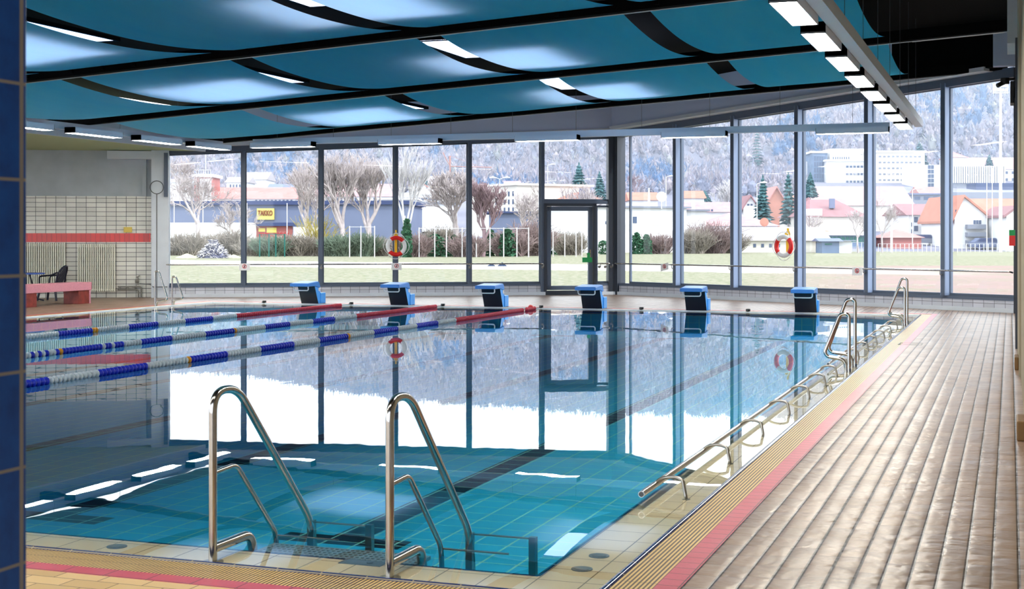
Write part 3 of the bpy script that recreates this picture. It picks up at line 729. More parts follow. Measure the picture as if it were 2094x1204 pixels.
for x, lab, yend, pat in ROPES:
    r = empty('lane_rope', (x, (PY0+PY1)/2, .01)); yc = (PY0+PY1)/2
    b = MB(); b.tube([(0, PY0+.05-yc, 0), (0, PY1-.05-yc, 0)], .006, 6); b.build('cable', M['cable'], r)
    y0 = yat(50, x)
    seg = [(yat(int(t[1:]), x) if int(t[1:]) < 1150 else 99, t[0]) for t in pat.split()]
    def colour(y):
        if y < y0: return ('white_float', 'blue_float')[int(y/1.3) % 2]
        for q, c in seg:
            if y < q: return {'b': 'blue_float', 'w': 'white_float', 'o': 'orange_float', 'r': 'red_float', 'x': None}[c]
    ys = []; y = PY0+.5
    while y < yend: ys.append(y); y += .077
    vis = [y for y in ys if y > y0]; near = set(vis[:100]); rest = MB(); mats = ['red_float', 'white_float', 'blue_float', 'orange_float']
    for y in ys:
        c = colour(y)
        if c is None: continue
        if y in near:
            o = bpy.data.objects.new('float', floatmesh(c)); C.objects.link(o); o.parent = r; o.location = (0, y-yc, 0)
        else:
            rest.tube([(0, y-yc-.036, 0), (0, y-yc-.018, 0), (0, y-yc-.014, 0), (0, y-yc+.008, 0), (0, y-yc+.022, 0), (0, y-yc+.036, 0)], [.012, .02, .047, .047, .03, .012], 10, mats.index(c))
    o = rest.build('remaining_floats', [M[q] for q in mats], r); o['kind'] = 'stuff'
    tag(r, lab, 'lane rope', 'lane ropes floating on the water')
for px, lab in ((541, 'leftmost, far beyond the ropes'), (719, 'right of the farthest lane rope'), (906, 'at the end of the middle lane rope'), (1107, 'at the end of the nearest lane rope'), (1312, 'between the fourth and fifth starting block'), (1530, 'between the fifth and sixth starting block')):
    x = xat(px, PY1+.03); b = MB(); b.cyl((x, PY1+.02, -.005), .05, .06, 12); b.tube([(x, PY1-.1, .02), (x, PY1+.02, .03)], .012, 6)
    tag(b.build('rope_anchor', M['black_plastic']), 'small black rope anchor on the far edge, ' + lab, 'anchor', 'rope anchors on the far pool edge')
b = MB(); x = xat(1093, 30.3); b.tube([(x-.12, 30.3-.04, .03), (x-.1, 30.3, .03), (x-.1, 30.36, .03)], [.03, .07, .06], 12)
tag(b.build('end_float', M['red_plastic']), 'round red end float of the nearest lane rope', 'float')

# ------------------------------------------------------------ covers on the ledge, drains in the deck
for (px, py), lab in (((239, 1117), 'left of the pool steps'), ((1190, 1163), 'in the near right ledge corner, the nearer of two'), ((1225, 1136), 'in the near right ledge corner, the farther of two')):
    w = FPX*(CAMH+.04)/(py-HZ); p = at(px, w); b = MB(); b.cyl((p.x, p.y, -.044), .055, .006, 24); b.cyl((p.x, p.y, -.038), .04, .002, 20)
    tag(b.build('inlet_cover', M['cover_grey']), 'round cover on the ledge, ' + lab, 'cover', 'round covers on the pool ledge')
p = at(742, FPX*(CAMH+.055)/(1156-HZ)); b = MB(); b.box(p.x-.12, p.x+.12, p.y-.05, p.y+.05, -.044, -.038); b.cyl((p.x+.04, p.y, -.038), .018, .004, 10)
tag(b.build('ledge_plate', M['cover_grey'], bevel=.003), 'rectangular grey plate on the ledge between the step handrails', 'cover')
p = at(1862, FPX*CAMH/(703-HZ)); b = MB()
for q in ((-.18, -.16, -.18, .18), (.16, .18, -.18, .18), (-.16, .16, -.18, -.16), (-.16, .16, .16, .18)): b.box(p.x+q[0], p.x+q[1], p.y+q[2], p.y+q[3], -.02, .003)
tag(b.build('floor_hatch', M['pipe']), 'square hatch frame in the right deck', 'hatch')

# ------------------------------------------------------------ left background: radiators, pipes, bench, chair, table, hoop pole
for (a_, b_, zb, lab) in ((30, 135, .22, 'left one, partly behind the pillar'), (158, 237, .18, 'right one')):
    t0, t1 = along(LD, b_), along(LD, a_); L = t1-t0; r = empty('radiator', wp(LD, t0, .12, zb), math.atan2(LD.y, LD.x)); sg = -1 if LN.dot(Vector((-LD.y, LD.x, 0))) < 0 else 1
    nfin = int(L/.056)
    b = MB()
    for k in range(nfin): b.box(k*.056, k*.056+.03, *sorted((0, sg*.09)), 0, 1.28)
    b.build('fins', M['radiator'], r)
    b = MB(); b.box(0, nfin*.056-.03, *sorted((sg*.02, sg*.06)), .03, .07); b.box(0, nfin*.056-.03, *sorted((sg*.02, sg*.06)), 1.2, 1.24); b.build('header_pipe', M['radiator'], r)
    b = MB()
    for k in (3, nfin-4): b.box(k*.056, k*.056+.03, *sorted((-sg*.09, sg*.02)), .9, 1.0)
    b.build('wall_bracket', M['pipe'], r)
    tag(r, 'white finned wall radiator under the red tile band, ' + lab, 'radiator', 'radiators on the left wall')
def lw(px, z, n): return wp(LD, along(LD, px), n, z)
r = empty('heating_pipes', lw(250, 0, .15)); b = MB()
b.tube(arc([lw(242, .30, .13), lw(290, .30, .13), lw(290, .0, .13)], .06), .022, 8); b.tube(arc([lw(242, .22, .13), lw(284, .22, .13), lw(284, 0, .13)], .06), .022, 8); child(b, 'pipe_run', M['pipe'], r)
for px in (246, 262, 275):
    b = MB(); b.tube([lw(px, .21, .13), lw(px, .31, .13)], .03, 8); child(b, 'clamp', M['pipe'], r)
b = MB(); b.tube([lw(285, .45, .13), lw(278, .45, .16)], .05, 10); b.tube([lw(283, .35, .13), lw(283, .58, .13)], .02, 8); b.tube([lw(279, .55, .14), lw(287, .6, .14)], .015, 6); child(b, 'valve', M['pipe'], r)
tag(r, 'grey heating pipes with valve at the foot of the left wall', 'pipe')
b = MB(); b.tube([lw(286, .38, .14), lw(308, .36, .1), lw(316, .3, .4), lw(345, .3, .42)], .012, 6)
tag(b.build('cable', M['cable']), 'thin cable from the valve around the white column', 'cable')
b = MB(); t = along(LD, 262); walls(LD, b, t-.11, t+.11, .03, .09, 1.78, 1.93)
tag(b.build('junction_box', M['box_yellow'], bevel=.01), 'small yellow box on the tiles above the red band', 'box')
b = MB()
for k in range(5): t = along(LD, 325); walls(LD, b, t-.16, t+.16, .351, .354, 1.2+.09*k, 1.24+.09*k)
# bench: pink stone slab, running roughly along the pool
bw = FPX*CAMH/(619-HZ)
p1 = at(176, FPX*CAMH/(620.5-HZ)); p0 = at(40, FPX*CAMH/(630-HZ)); d = (p1-p0).normalized(); L = (p1-p0).length
r = empty('bench', p0+d*.0, math.atan2(d.y, d.x))
b = MB(); b.box(-.3, L+.2, -.02, .5, .33, .53); b.build('slab', M['bench_pink'], r, bevel=.01)
b = MB(); b.box(L-.28, L+.12, .0, .46, 0, .33); b.build('support', M['bench_side'], r, bevel=.008)
b = MB(); b.box(L+.12, L+.17, -.01, .48, 0, .33); b.build('end_panel', M['bench_pink'], r)
b = MB(); b.box(.2, .6, .0, .46, 0, .33); b.build('support', M['bench_side'], r, bevel=.008)
tag(r, 'long low pink stone bench on the left deck', 'bench')
# dark moulded plastic chair
def make_chair(loc, rz):
    r = empty('garden_chair', loc, rz)                    # faces -x
    b = MB(); b.hexa([(-.24, -.22, .40), (.2, -.2, .385), (.2, .2, .385), (-.24, .22, .40)], [(-.26, -.24, .435), (.22, -.22, .42), (.22, .22, .42), (-.26, .24, .435)]); b.build('seat', M['chair_plastic'], r, bevel=.015)
    for sx, sy in ((-1, -1), (-1, 1), (1, -1), (1, 1)):
        b = MB(); b.tube([(sx*.2, sy*.2, .42), (sx*.27, sy*.25, 0)], [.04, .028], 6); b.build('leg', M['chair_plastic'], r)
    bk = MB(); pts = []
    for i in range(13):
        a = math.pi*i/12; pts.append((.2+.17*math.sin(a)+.03, -.22*math.cos(a), .44+.46*math.sin(a)**.6))
    bk.tube(pts, .024, 8)
    for k in range(-3, 4):
        y = k*.055; t = math.sqrt(max(0, 1-(y/.22)**2)); bk.tube([(.2, y*.9, .42), (.27, y, .62), (.2+.17*t+.02, y, .44+.46*t**.6)], .013, 5)
    bk.build('backrest', M['chair_plastic'], r)
    for sy in (-1, 1):
        b = MB(); b.tube(arc([(-.22, sy*.24, .42), (-.2, sy*.27, .64), (.12, sy*.27, .66), (.28, sy*.2, .74)], .07), .022, 7); b.build('armrest', M['chair_plastic'], r)
    return r
pc = at(106, FPX*CAMH/(614-HZ)); tag(make_chair(pc, math.radians(8)), 'dark blue moulded plastic armchair behind the pink bench', 'chair')
pt = at(52, FPX*CAMH/(616-HZ)); r = empty('garden_table', pt)
b = MB(); b.cyl((0, 0, .70), .48, .035, 32); b.build('table_top', M['table_blue'], r, bevel=.008)
for k in range(4):
    a = math.radians(45+90*k); b = MB(); b.tube(arc([(.1*math.cos(a), .1*math.sin(a), .7), (.28*math.cos(a), .28*math.sin(a), .06), (.45*math.cos(a), .45*math.sin(a), .02)], .1), .02, 8); b.build('leg', M['chair_plastic'], r)
tag(r, 'round garden table with blue top beside the dark plastic chair', 'table')
# hoop on a pole
t = along(LD, 325); zc = zy(383, fwd(wp(LD, t, .6))); b = MB()
r = empty('rescue_hoop', wp(LD, t, .6, 0))
b.tube([wp(LD, t+.175*math.cos(a*.2618), .6, zc+.175*math.sin(a*.2618)) for a in range(24)], .012, 6, closed=True); child(b, 'hoop', M['cable'], r)
b = MB(); b.tube([wp(LD, t, .6, zc-.18), wp(LD, t, .6, 0)], .012, 8); child(b, 'pole', M['cable'], r)
tag(r, 'thin hoop on a long pole leaning at the white column', 'rescue pole')
# ------------------------------------------------------------ the view outside: ground and hill
OK = 2.9
def omat(name, col, rough=.85, k=OK, vary=.12, scale=.3, **kw):
    m = mat(name, col, rough, vary=vary, scale=scale, spec=.15, **kw)
    nt = m.node_tree
    for n_ in nt.nodes:
        if n_.type == 'VALTORGB':
            for e in n_.color_ramp.elements: e.color = tuple(v/k for v in e.color[:3])+(1,)
    if not vary:
        b = nt.nodes['Principled BSDF'].inputs['Base Color']; b.default_value = tuple(v/k for v in b.default_value[:3])+(1,)
    return m
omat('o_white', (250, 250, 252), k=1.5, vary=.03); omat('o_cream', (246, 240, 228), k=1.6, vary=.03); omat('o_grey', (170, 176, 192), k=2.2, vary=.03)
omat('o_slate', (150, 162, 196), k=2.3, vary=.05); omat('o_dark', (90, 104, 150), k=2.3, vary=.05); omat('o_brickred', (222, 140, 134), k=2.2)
omat('o_roof_red', (236, 172, 166), k=2.3, scale=1); omat('o_roof_pink', (232, 186, 190), k=2.3, scale=1); omat('o_roof_orange', (240, 170, 150), k=2.4, scale=1); omat('o_roof_brown', (204, 156, 162), k=2.5, scale=1)  # reds lightened to put haze into the roof colours
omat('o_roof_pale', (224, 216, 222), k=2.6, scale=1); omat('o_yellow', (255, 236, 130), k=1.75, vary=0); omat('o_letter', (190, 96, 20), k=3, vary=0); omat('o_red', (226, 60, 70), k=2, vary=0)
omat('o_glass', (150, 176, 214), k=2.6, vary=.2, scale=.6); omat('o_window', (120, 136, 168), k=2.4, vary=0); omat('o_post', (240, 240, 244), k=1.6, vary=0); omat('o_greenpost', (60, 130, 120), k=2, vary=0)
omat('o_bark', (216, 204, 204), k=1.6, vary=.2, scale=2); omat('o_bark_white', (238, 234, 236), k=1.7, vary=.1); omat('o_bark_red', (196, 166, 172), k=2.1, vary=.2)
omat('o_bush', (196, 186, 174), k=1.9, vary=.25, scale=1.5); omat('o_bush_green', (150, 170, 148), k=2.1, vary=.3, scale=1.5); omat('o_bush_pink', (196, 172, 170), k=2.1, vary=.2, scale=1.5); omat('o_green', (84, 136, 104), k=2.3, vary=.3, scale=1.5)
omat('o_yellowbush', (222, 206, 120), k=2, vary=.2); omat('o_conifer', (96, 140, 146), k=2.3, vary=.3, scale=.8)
omat('h1', (204, 196, 212), k=2.5, vary=.1, scale=.25); omat('h2', (184, 190, 218), k=2.5, vary=.1, scale=.25); omat('h3', (212, 202, 212), k=2.5, vary=.1, scale=.25); omat('h4', (110, 146, 196), k=2.35, vary=.25, scale=.3); omat('h5', (196, 198, 200), k=2.35, vary=.2, scale=.25)  # pale bluish crown tones put part of the haze into the colour
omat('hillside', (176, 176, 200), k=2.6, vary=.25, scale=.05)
m = N('meadow'); M['meadow'] = m.m; P = m.xyz()
fw = m.math('ADD', m.math('MULTIPLY', P[0], -S_), m.math('MULTIPLY', P[1], C_)); rt = m.math('ADD', m.math('MULTIPLY', P[0], C_), m.math('MULTIPLY', P[1], S_))
mp = m.n('ShaderNodeMapping'); mp.inputs['Scale'].default_value = (1, 1, 1); m.t.links.new(m.vec(), mp.inputs[0])
n1 = m.noise(.25, 6, rough=.7); n2 = m.noise(3, 6, rough=.75); n3 = m.noise(.08, 4)
g = m.mix(m.ramp(n2, [(.4, (0, 0, 0, 1)), (.6, (1, 1, 1, 1))]), tuple(v/2.9 for v in lin((156, 168, 126))[:3])+(1,), tuple(v/2.9 for v in lin((228, 218, 196))[:3])+(1,))
soil = tuple(v/2.9 for v in lin((216, 186, 178))[:3])+(1,); grav = tuple(v/2.3 for v in lin((250, 244, 238))[:3])+(1,)
rs = m.math('MULTIPLY_ADD', m.math('DIVIDE', rt, fw), 5.0, -.75, clamp=True)                      # bare soil towards the right
sf = m.math('MULTIPLY', m.math('MULTIPLY', rs, 1.6, clamp=True), m.ramp(m.math('ADD', n1, m.math('MULTIPLY', n2, .4)), [(.5, (0, 0, 0, 1)), (.72, (1, 1, 1, 1))]))
sf = m.math('MULTIPLY', sf, m.math('LESS_THAN', fw, 82))
g = m.mix(sf, g, soil)
pe = m.math('ABSOLUTE', m.math('SUBTRACT', m.math('ADD', fw, m.math('MULTIPLY', n1, 8)), m.math('MULTIPLY_ADD', rt, -.55, 84)))
pf = m.ramp(m.math('DIVIDE', pe, 12), [(.55, (1, 1, 1, 1)), (.75, (0, 0, 0, 1))])
g = m.mix(m.math('MULTIPLY', pf, m.math('MULTIPLY_ADD', rs, -1.0, 1.0, clamp=True)), g, grav)
m.t.links.new(g, m.b.inputs['Base Color']); m.b.inputs['Roughness'].default_value = .95; m.b.inputs['Specular IOR Level'].default_value = .05
def interp(x, tab):
    if x <= tab[0][0]: return tab[0][1]
    for (a, p), (b_, q) in zip(tab, tab[1:]):
        if x <= b_: return p+(q-p)*(x-a)/(b_-a)
    return tab[-1][1]
CREST = [(-400, 290), (0, 262), (345, 243), (500, 236), (650, 206), (800, 186), (1000, 170), (1250, 152), (1500, 150), (1800, 132), (2094, 118), (2600, 105)]
BASE = [(0, 0), (165, 0), (225, 2.2), (300, 9), (400, 16), (480, 24)]
def terrain(px, w):
    if w < 480: return interp(w, BASE)-.02
    zc = zy(interp(px, CREST), 950)
    t = min(1, (w-480)/470); return 24+(zc-24)*(t**.85)-.02
b = MB(); cols = list(range(-700, 2900, 60)); ws = [None, 70, 100, 130, 165, 195, 225, 260, 300, 350, 400, 440, 480, 540, 620, 700, 780, 860, 950, 1050]
def wstart(px):
    if px < 1262: t = along(LD, px); return fwd(wp(LD, t, -.2))
    if px < 2083: t = along(RD, px); return fwd(wp(RD, t, -.2))
    return 30.6
vs = []
for px in cols:
    for w in ws:
        w2 = wstart(px) if w is None else w; vs.append(at(px, w2, terrain(px, w2)))
n = len(ws); nm_ = [i for i in range(n-1) if ws[i+1] <= 165]
fs1 = [(i*n+k, (i+1)*n+k, (i+1)*n+k+1, i*n+k+1) for i in range(len(cols)-1) for k in nm_]
fs2 = [(i*n+k, (i+1)*n+k, (i+1)*n+k+1, i*n+k+1) for i in range(len(cols)-1) for k in range(n-1) if k not in nm_]
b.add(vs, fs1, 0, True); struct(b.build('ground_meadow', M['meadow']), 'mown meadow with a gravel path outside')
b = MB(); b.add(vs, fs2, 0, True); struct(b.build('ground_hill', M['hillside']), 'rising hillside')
b = MB()
for q in ((-90, 90, -90, -4), (-90, -32, -4, 26), (.62, 60, -4, 31)): b.add(quad(q[0], q[1], q[2], q[3], -.03), [(0, 1, 2, 3)])
struct(b.build('ground_yard', M['meadow']), 'ground around the other sides of the hall')

# forest on the hill: far too many crowns to count
ico = bmesh.new(); bmesh.ops.create_icosphere(ico, subdivisions=2, radius=1); IV = [v.co.copy() for v in ico.verts]; IF = [tuple(v.index for v in f_.verts) for f_ in ico.faces]; ico.free()
ico = bmesh.new(); bmesh.ops.create_icosphere(ico, subdivisions=1, radius=1); IV = [v.co.copy() for v in ico.verts]; IF = [tuple(v.index for v in f_.verts) for f_ in ico.faces]; ico.free()
rnd = random.Random(3); fo = MB(); hm = ['h1', 'h2', 'h3', 'h4', 'h5']; U = rnd.uniform
for i in range(9500):
    px = U(250, 2180); t = rnd.random()**1.15; w = 335+610*t
    if w < 455 and (rnd.random() < .45 or px > 1640): continue
    z = terrain(px, w); r = U(1.7, 3.6)*(.75 if w < 500 else 1)*(1+.3*(w > 650)); p = at(px, w, z+r*.8)
    patch = math.sin(px*.017+w*.01)+math.sin(px*.007-w*.023+2)
    mi = 3 if patch > 1.0 and rnd.random() < .7 else rnd.choice([0, 0, 0, 1, 1, 1, 2, 2, 0, 4])
    sz = U(1.1, 1.5)*(1.4 if mi == 3 else 1)
    if mi == 3: r *= .8
    fo.add([(p.x+v.x*r*.5, p.y+v.y*r*.5, p.z+v.z*r*.6*sz) for v in IV], IF, mi, False)
    for k in range(34):
        d = Vector((U(-1, 1), U(-1, 1), U(-.5, 1))); d = d.normalized()*r*U(.35, .8); c = p+Vector((d.x, d.y, d.z*sz)); s = r*.13
        g = d*U(.4, .8)+Vector((0, 0, r*.32)); h_ = Vector((U(-s, s), U(-s, s), U(-s, s)))
        fo.add([c+h_, c-h_, c+g], [(0, 1, 2)], mi if k % 3 else rnd.choice([0, 1, 2]) if mi != 3 else 3, False)
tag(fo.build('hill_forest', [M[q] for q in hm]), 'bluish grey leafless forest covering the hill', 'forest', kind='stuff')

# ------------------------------------------------------------ trees and shrubs
def tree_mesh(b, base, H, spread, seed, depth=5, kids=3, r0=None, trunk=.28, up=.35, rmin=.018):
    rnd = random.Random(seed); r0 = r0 or H*.022
    def grow(p, d, L, r, k):
        q = p+d*L*.5+Vector((rnd.uniform(-1, 1), rnd.uniform(-1, 1), rnd.uniform(-.3, .5)))*L*.06
        e = q+(d+Vector((0, 0, .08))).normalized()*L*.5
        b.tube([p, q, e], [max(rmin, r), max(rmin, r*.85), max(rmin*.7, r*.65)], 3 if k < depth-1 else 5, 0, False)
        if k == 0: return
        for j in range(kids+(1 if rnd.random() < .4 else 0)):
            t = rnd.uniform(.45, 1); s = p+(e-p)*t
            a = rnd.uniform(0, 6.28); o_ = d.orthogonal().normalized(); o_.rotate(Matrix.Rotation(a, 3, d))
            nd = (d*rnd.uniform(.55, 1.0)+o_*rnd.uniform(.5, 1)*spread+Vector((0, 0, up))).normalized()
            grow(s, nd, L*rnd.uniform(.62, .86), r*.58, k-1)
    grow(Vector(base), Vector((rnd.uniform(-.05, .05), 0, 1)), H*trunk, r0, depth)
def bare(px, w, ytop, label, mname='o_bark', spread=.9, seed=1, ybase=None, group=None, **kw):
    z = terrain(px, w) if ybase is None else zy(ybase, w); H = zy(ytop, w)-z
    b = MB(); tree_mesh(b, (0, 0, 0), H, spread, seed, **kw)
    zm = max(v[2] for v in b.v); sc = H/zm; b.v = [(x*sc, y*sc, q*sc) for x, y, q in b.v]
    o = b.build('bare_tree', M[mname], loc=at(px, w, z)); return tag(o, label, 'tree', group)
bare(403, 138, 312, 'spreading bare tree in the leftmost window, above the wood pile', seed=11, spread=1.1, depth=6, kids=3)
bare(478, 142, 412, 'low bare tree just left of the yellow shop sign', seed=5, spread=1.0)
bare(628, 136, 322, 'tall bare tree to the right of the yellow shop sign', seed=8, spread=.7, depth=6)
bare(700, 128, 296, 'bare tree right of the second left mullion, left one of a dense pair', seed=21, spread=.55, trunk=.22, depth=6)
bare(752, 130, 300, 'bare tree left of the lifebuoy, right one of a dense pair', seed=33, spread=.6, trunk=.2, depth=6)
bare(833, 120, 292, 'slender white birch tree beside the red and white lifebuoy', 'o_bark_white', .35, 4, depth=5, trunk=.42, rmin=.03)
bare(930, 124, 340, 'bare grey tree left of the white apartment house', seed=17, spread=.75, depth=6, trunk=.2)
bare(988, 120, 362, 'reddish bare tree with pale stems in front of the white apartment house', 'o_bark_red', .6, 19, depth=6, trunk=.25)
bare(1075, 135, 378, 'bare tree left of the glass door', seed=26, spread=.9, depth=5)
bare(1208, 170, 372, 'bare tree above the glass door near the dark conifer', seed=28, spread=.8, depth=5)
bare(1485, 230, 362, 'white branched birch above the red roofs', 'o_bark_white', .7, 31, depth=5, trunk=.3, rmin=.04)
bare(1755, 150, 424, 'small bare tree with round crown in front of the brown roofed house', seed=41, spread=1.0, depth=5, trunk=.32)
bare(1804, 152, 402, 'leaning bare tree just right of the mullion by the big red roof', seed=43, spread=.7, depth=5, trunk=.42)
bare(1300, 300, 352, 'bare tree on the slope left in the first right window', 'o_bark_red', .8, 47, depth=5, ybase=410)
bare(1655, 165, 432, 'thin bare tree behind the lifebuoy on the right', seed=49, spread=.7, depth=4)
def conifer(px, w, ytop, ybase, wid, label, seed=1):
    z0 = terrain(px, w); H = zy(ytop, w)-z0; zb = max(0, zy(ybase, w)-z0); R = wid/FPX*w/2; rnd = random.Random(seed); b = MB()
    b.tube([(0, 0, 0), (0, 0, H)], [H*.018, .03], 6); r = empty('conifer_tree', at(px, w, z0)); b.build('trunk', M['o_bark'], r); b = MB()
    nl = 15
    for k in range(nl):
        t = k/(nl-1); z = zb+(H-zb)*t; rr_ = R*(1-t)**.8+.12
        for j in range(16):
            a = rnd.uniform(0, 6.28); L = rr_*rnd.uniform(.65, 1.1); c = Vector((math.cos(a), math.sin(a), 0)); s = Vector((-c.y, c.x, 0))
            dz = -L*rnd.uniform(.15, .4); wd = L*.28+.08
            b.add([Vector((0, 0, z+.25)), c*L*.5+s*wd+Vector((0, 0, z+dz*.3)), c*L+Vector((0, 0, z+dz)), c*L*.5-s*wd+Vector((0, 0, z+dz*.3)), c*L*.5+Vector((0, 0, z-.35-.2*rnd.random()))], [(0, 1, 4), (1, 2, 4), (2, 3, 4), (3, 0, 4), (0, 3, 2, 1)])
    b.build('foliage', M['o_conifer'], r); return tag(r, label, 'tree')
conifer(1184, 210, 334, 410, 56, 'broad dark conifer above the glass door', 1)
conifer(1226, 225, 352, 412, 40, 'smaller dark conifer right of the broad one above the door', 2)
conifer(1560, 195, 360, 450, 50, 'dark conifer in the third right window, left of a pair', 3)
conifer(1612, 200, 352, 452, 46, 'dark conifer touching the mullion with the right lifebuoy', 4)
conifer(1657, 215, 354, 398, 34, 'dark conifer in front of the glass tower of the hospital', 5)
conifer(1441, 260, 390, 412, 34, 'small round evergreen above the red roofs', 6)
conifer(868, 330, 350, 380, 16, 'small dark conifer far right of the white birch', 7)
conifer(2023, 430, 316, 336, 20, 'small conifer above the striped hall', 8)
conifer(1880, 440, 290, 340, 60, 'large blue green conifer behind the hospital', 9)
conifer(1548, 470, 262, 345, 40, 'tall conifer high on the slope in the third right window', 10)
def shrub(px, w, wpx, ytop, mname, label, seed=1, cat='shrub', name='bare_shrub', n=260, group='shrubs along the meadow edge', leafy=False):
    z = terrain(px, w); H = zy(ytop, w)-z; R = wpx/FPX*w/2; rnd = random.Random(seed); b = MB()
    for i in range(n):
        if leafy:
            a, u, v = rnd.uniform(0, 6.28), rnd.random()**.5, rnd.random(); k = math.sin(math.pi*min(1, v*.75+.25))**.6
            p = Vector((R*u*math.cos(a)*k, R*.6*u*math.sin(a)*k, H*v)); s = H*.07
            for _ in range(2):
                d1 = Vector((rnd.uniform(-1, 1), rnd.uniform(-1, 1), rnd.uniform(-1, 1)))*s; d2 = Vector((rnd.uniform(-1, 1), rnd.uniform(-1, 1), rnd.uniform(-1, 1)))*s
                b.add([p+d1, p+d2, p-d1*.8, p-d2], [(0, 1, 2, 3)])
        else:
            a = rnd.uniform(0, 6.28); x0 = rnd.uniform(-.75, .75)*R; p = Vector((x0, rnd.uniform(-.3, .3)*R, 0)); L = H*rnd.uniform(.55, 1.05)
            d = Vector((rnd.gauss(0, .42)+x0/R*.3, rnd.gauss(0, .4), 1)).normalized(); lean = Vector((rnd.uniform(-.3, .3), rnd.uniform(-.3, .3), -.06))
            q = p+d*L*.5; e = q+(d+lean).normalized()*L*.5; b.tube([p, q, e], [.035, .03, .018], 3, 0, False)
            for _ in range(3):
                s = p+(e-p)*rnd.uniform(.3, .9); d2 = (d+Vector((rnd.gauss(0, .8), rnd.gauss(0, .8), rnd.gauss(0, .4)))).normalized(); b.tube([s, s+d2*L*.3], [.026, .016], 3, 0, False)
    return tag(b.build(name, M[mname], loc=at(px, w, z)), label, cat, group)
SH = [(375, 128, 70, 474, 'o_bush', 'behind the wood pile on its left'), (428, 134, 60, 478, 'o_bush', 'directly behind the wood pile'), (474, 130, 60, 470, 'o_bush', 'right of the wood pile'),
      (522, 124, 56, 486, 'o_bush', 'under the left end of the yellow shop sign'), (552, 122, 50, 482, 'o_bush_green', 'dark one under the yellow shop sign'), (598, 124, 60, 478, 'o_bush', 'right of the shop entrance'),
      (640, 124, 56, 484, 'o_bush', 'by the second left mullion'), (690, 122, 60, 480, 'o_bush_green', 'left one under the dense tree pair'), (735, 122, 56, 474, 'o_bush_green', 'right one under the dense tree pair'),
      (775, 124, 40, 486, 'o_bush', 'left of the lifebuoy on the left windows'), (845, 118, 60, 478, 'o_bush_pink', 'at the foot of the white birch'), (905, 126, 60, 462, 'o_bush', 'behind the green hedge'),
      (955, 118, 60, 480, 'o_bush_pink', 'left of the reddish tree'), (1045, 122, 60, 474, 'o_bush_pink', 'right of the reddish tree'), (1085, 126, 50, 452, 'o_bush_pink', 'just left of the glass door'),
      (1165, 130, 50, 474, 'o_bush', 'seen through the glass door'), (1343, 140, 56, 478, 'o_bush_pink', 'right of the two green columnar shrubs'), (1420, 142, 44, 468, 'o_bush', 'left part of the big thicket on the right'),
      (1452, 144, 70, 452, 'o_bush_pink', 'middle of the big thicket on the right'), (1492, 146, 50, 470, 'o_bush', 'right part of the big thicket on the right')]
for k, (px, w, wd, yt, mn, where) in enumerate(SH): shrub(px, w, wd*1.15, yt, mn, 'tangled leafless shrub, '+where, 60+k, n=420)
for k, (px, w, wd, yt, where) in enumerate([(890, 121, 60, 479, 'green hedge bush right of the birch'), (928, 121, 56, 481, 'green hedge bush left of the third left mullion'), (1002, 124, 40, 470, 'green bush at the foot of the reddish tree'),
      (1038, 121, 40, 468, 'dark green bush right of the reddish tree'), (1138, 134, 44, 486, 'green bush low in the glass door'), (1234, 136, 40, 492, 'green bush right of the glass door'), (1302, 138, 28, 476, 'columnar green shrub, left one of two'), (1322, 138, 26, 480, 'columnar green shrub, right one of two'),
      (832, 116, 20, 450, 'ivy clump on the birch trunk')]):
    shrub(px, w, wd, yt, 'o_green', where, 200+k, 'shrub', 'leafy_shrub', 420, 'green shrubs along the fence', True)
shrub(655, 128, 46, 438, 'o_yellowbush', 'yellow flowering bush by the second left mullion', 301, 'shrub', 'flowering_shrub', 70)
# wood pile, sand heaps, bags
def heap(px, w, wpx, ytop, mname, name, label, cat, seed, stick=False):
    z = terrain(px, w); H = zy(ytop, w)-z; R = wpx/FPX*w/2; rnd = random.Random(seed); b = MB()
    vs = []; nr, na = 8, 22
    for i in range(nr+1):
        t = i/nr
        for j in range(na):
            a = 6.2832*j/na; rr_ = R*t*(1+.12*rnd.uniform(-1, 1)); vs.append((rr_*math.cos(a), rr_*math.sin(a)*.7, H*(1-t)**.8*rnd.uniform(.85, 1.05) if i < nr else -.02))
    b.add(vs, [(i*na+j, (i+1)*na+j, (i+1)*na+(j+1) % na, i*na+(j+1) % na) for i in range(nr) for j in range(na)])
    if stick:
        for i in range(420):
            t = rnd.random()**.6; a = rnd.uniform(0, 6.28); p = Vector((R*t*math.cos(a), R*t*math.sin(a)*.7, H*(1-t)**.8+.03)); d = Vector((rnd.uniform(-1, 1), rnd.uniform(-1, 1), rnd.uniform(-.5, .4)))*.32
            b.tube([p-d, p+d], rnd.uniform(.02, .045), 4, rnd.choice([0, 1, 1]), False)
    return tag(b.build(name, M[mname] if not stick else [M[mname], M['o_bark_white']], loc=at(px, w, z)), label, cat)
omat('o_pile', (136, 138, 164), k=2.2, vary=.3, scale=3); omat('o_sand', (248, 242, 206), k=1.9, vary=.1); omat('o_bag', (70, 88, 120), k=2.4, vary=.2)
heap(437, 112, 64, 492, 'o_pile', 'wood_pile', 'tangled dark pile of wood and brush on the meadow', 'pile', 5, True)
heap(383, 113, 48, 518, 'o_sand', 'sand_heap', 'pale sand heap left of the wood pile', 'heap', 6)
heap(478, 113, 34, 520, 'o_sand', 'sand_heap', 'small yellowish heap right of the wood pile', 'heap', 7)
heap(1005, 80.5, 17, 538, 'o_bag', 'rubbish_bag', 'dark plastic bag on the gravel path, left one', 'bag', 8)
heap(1027, 80.5, 20, 536, 'o_bag', 'rubbish_bag', 'dark plastic bag on the gravel path, right one', 'bag', 9)

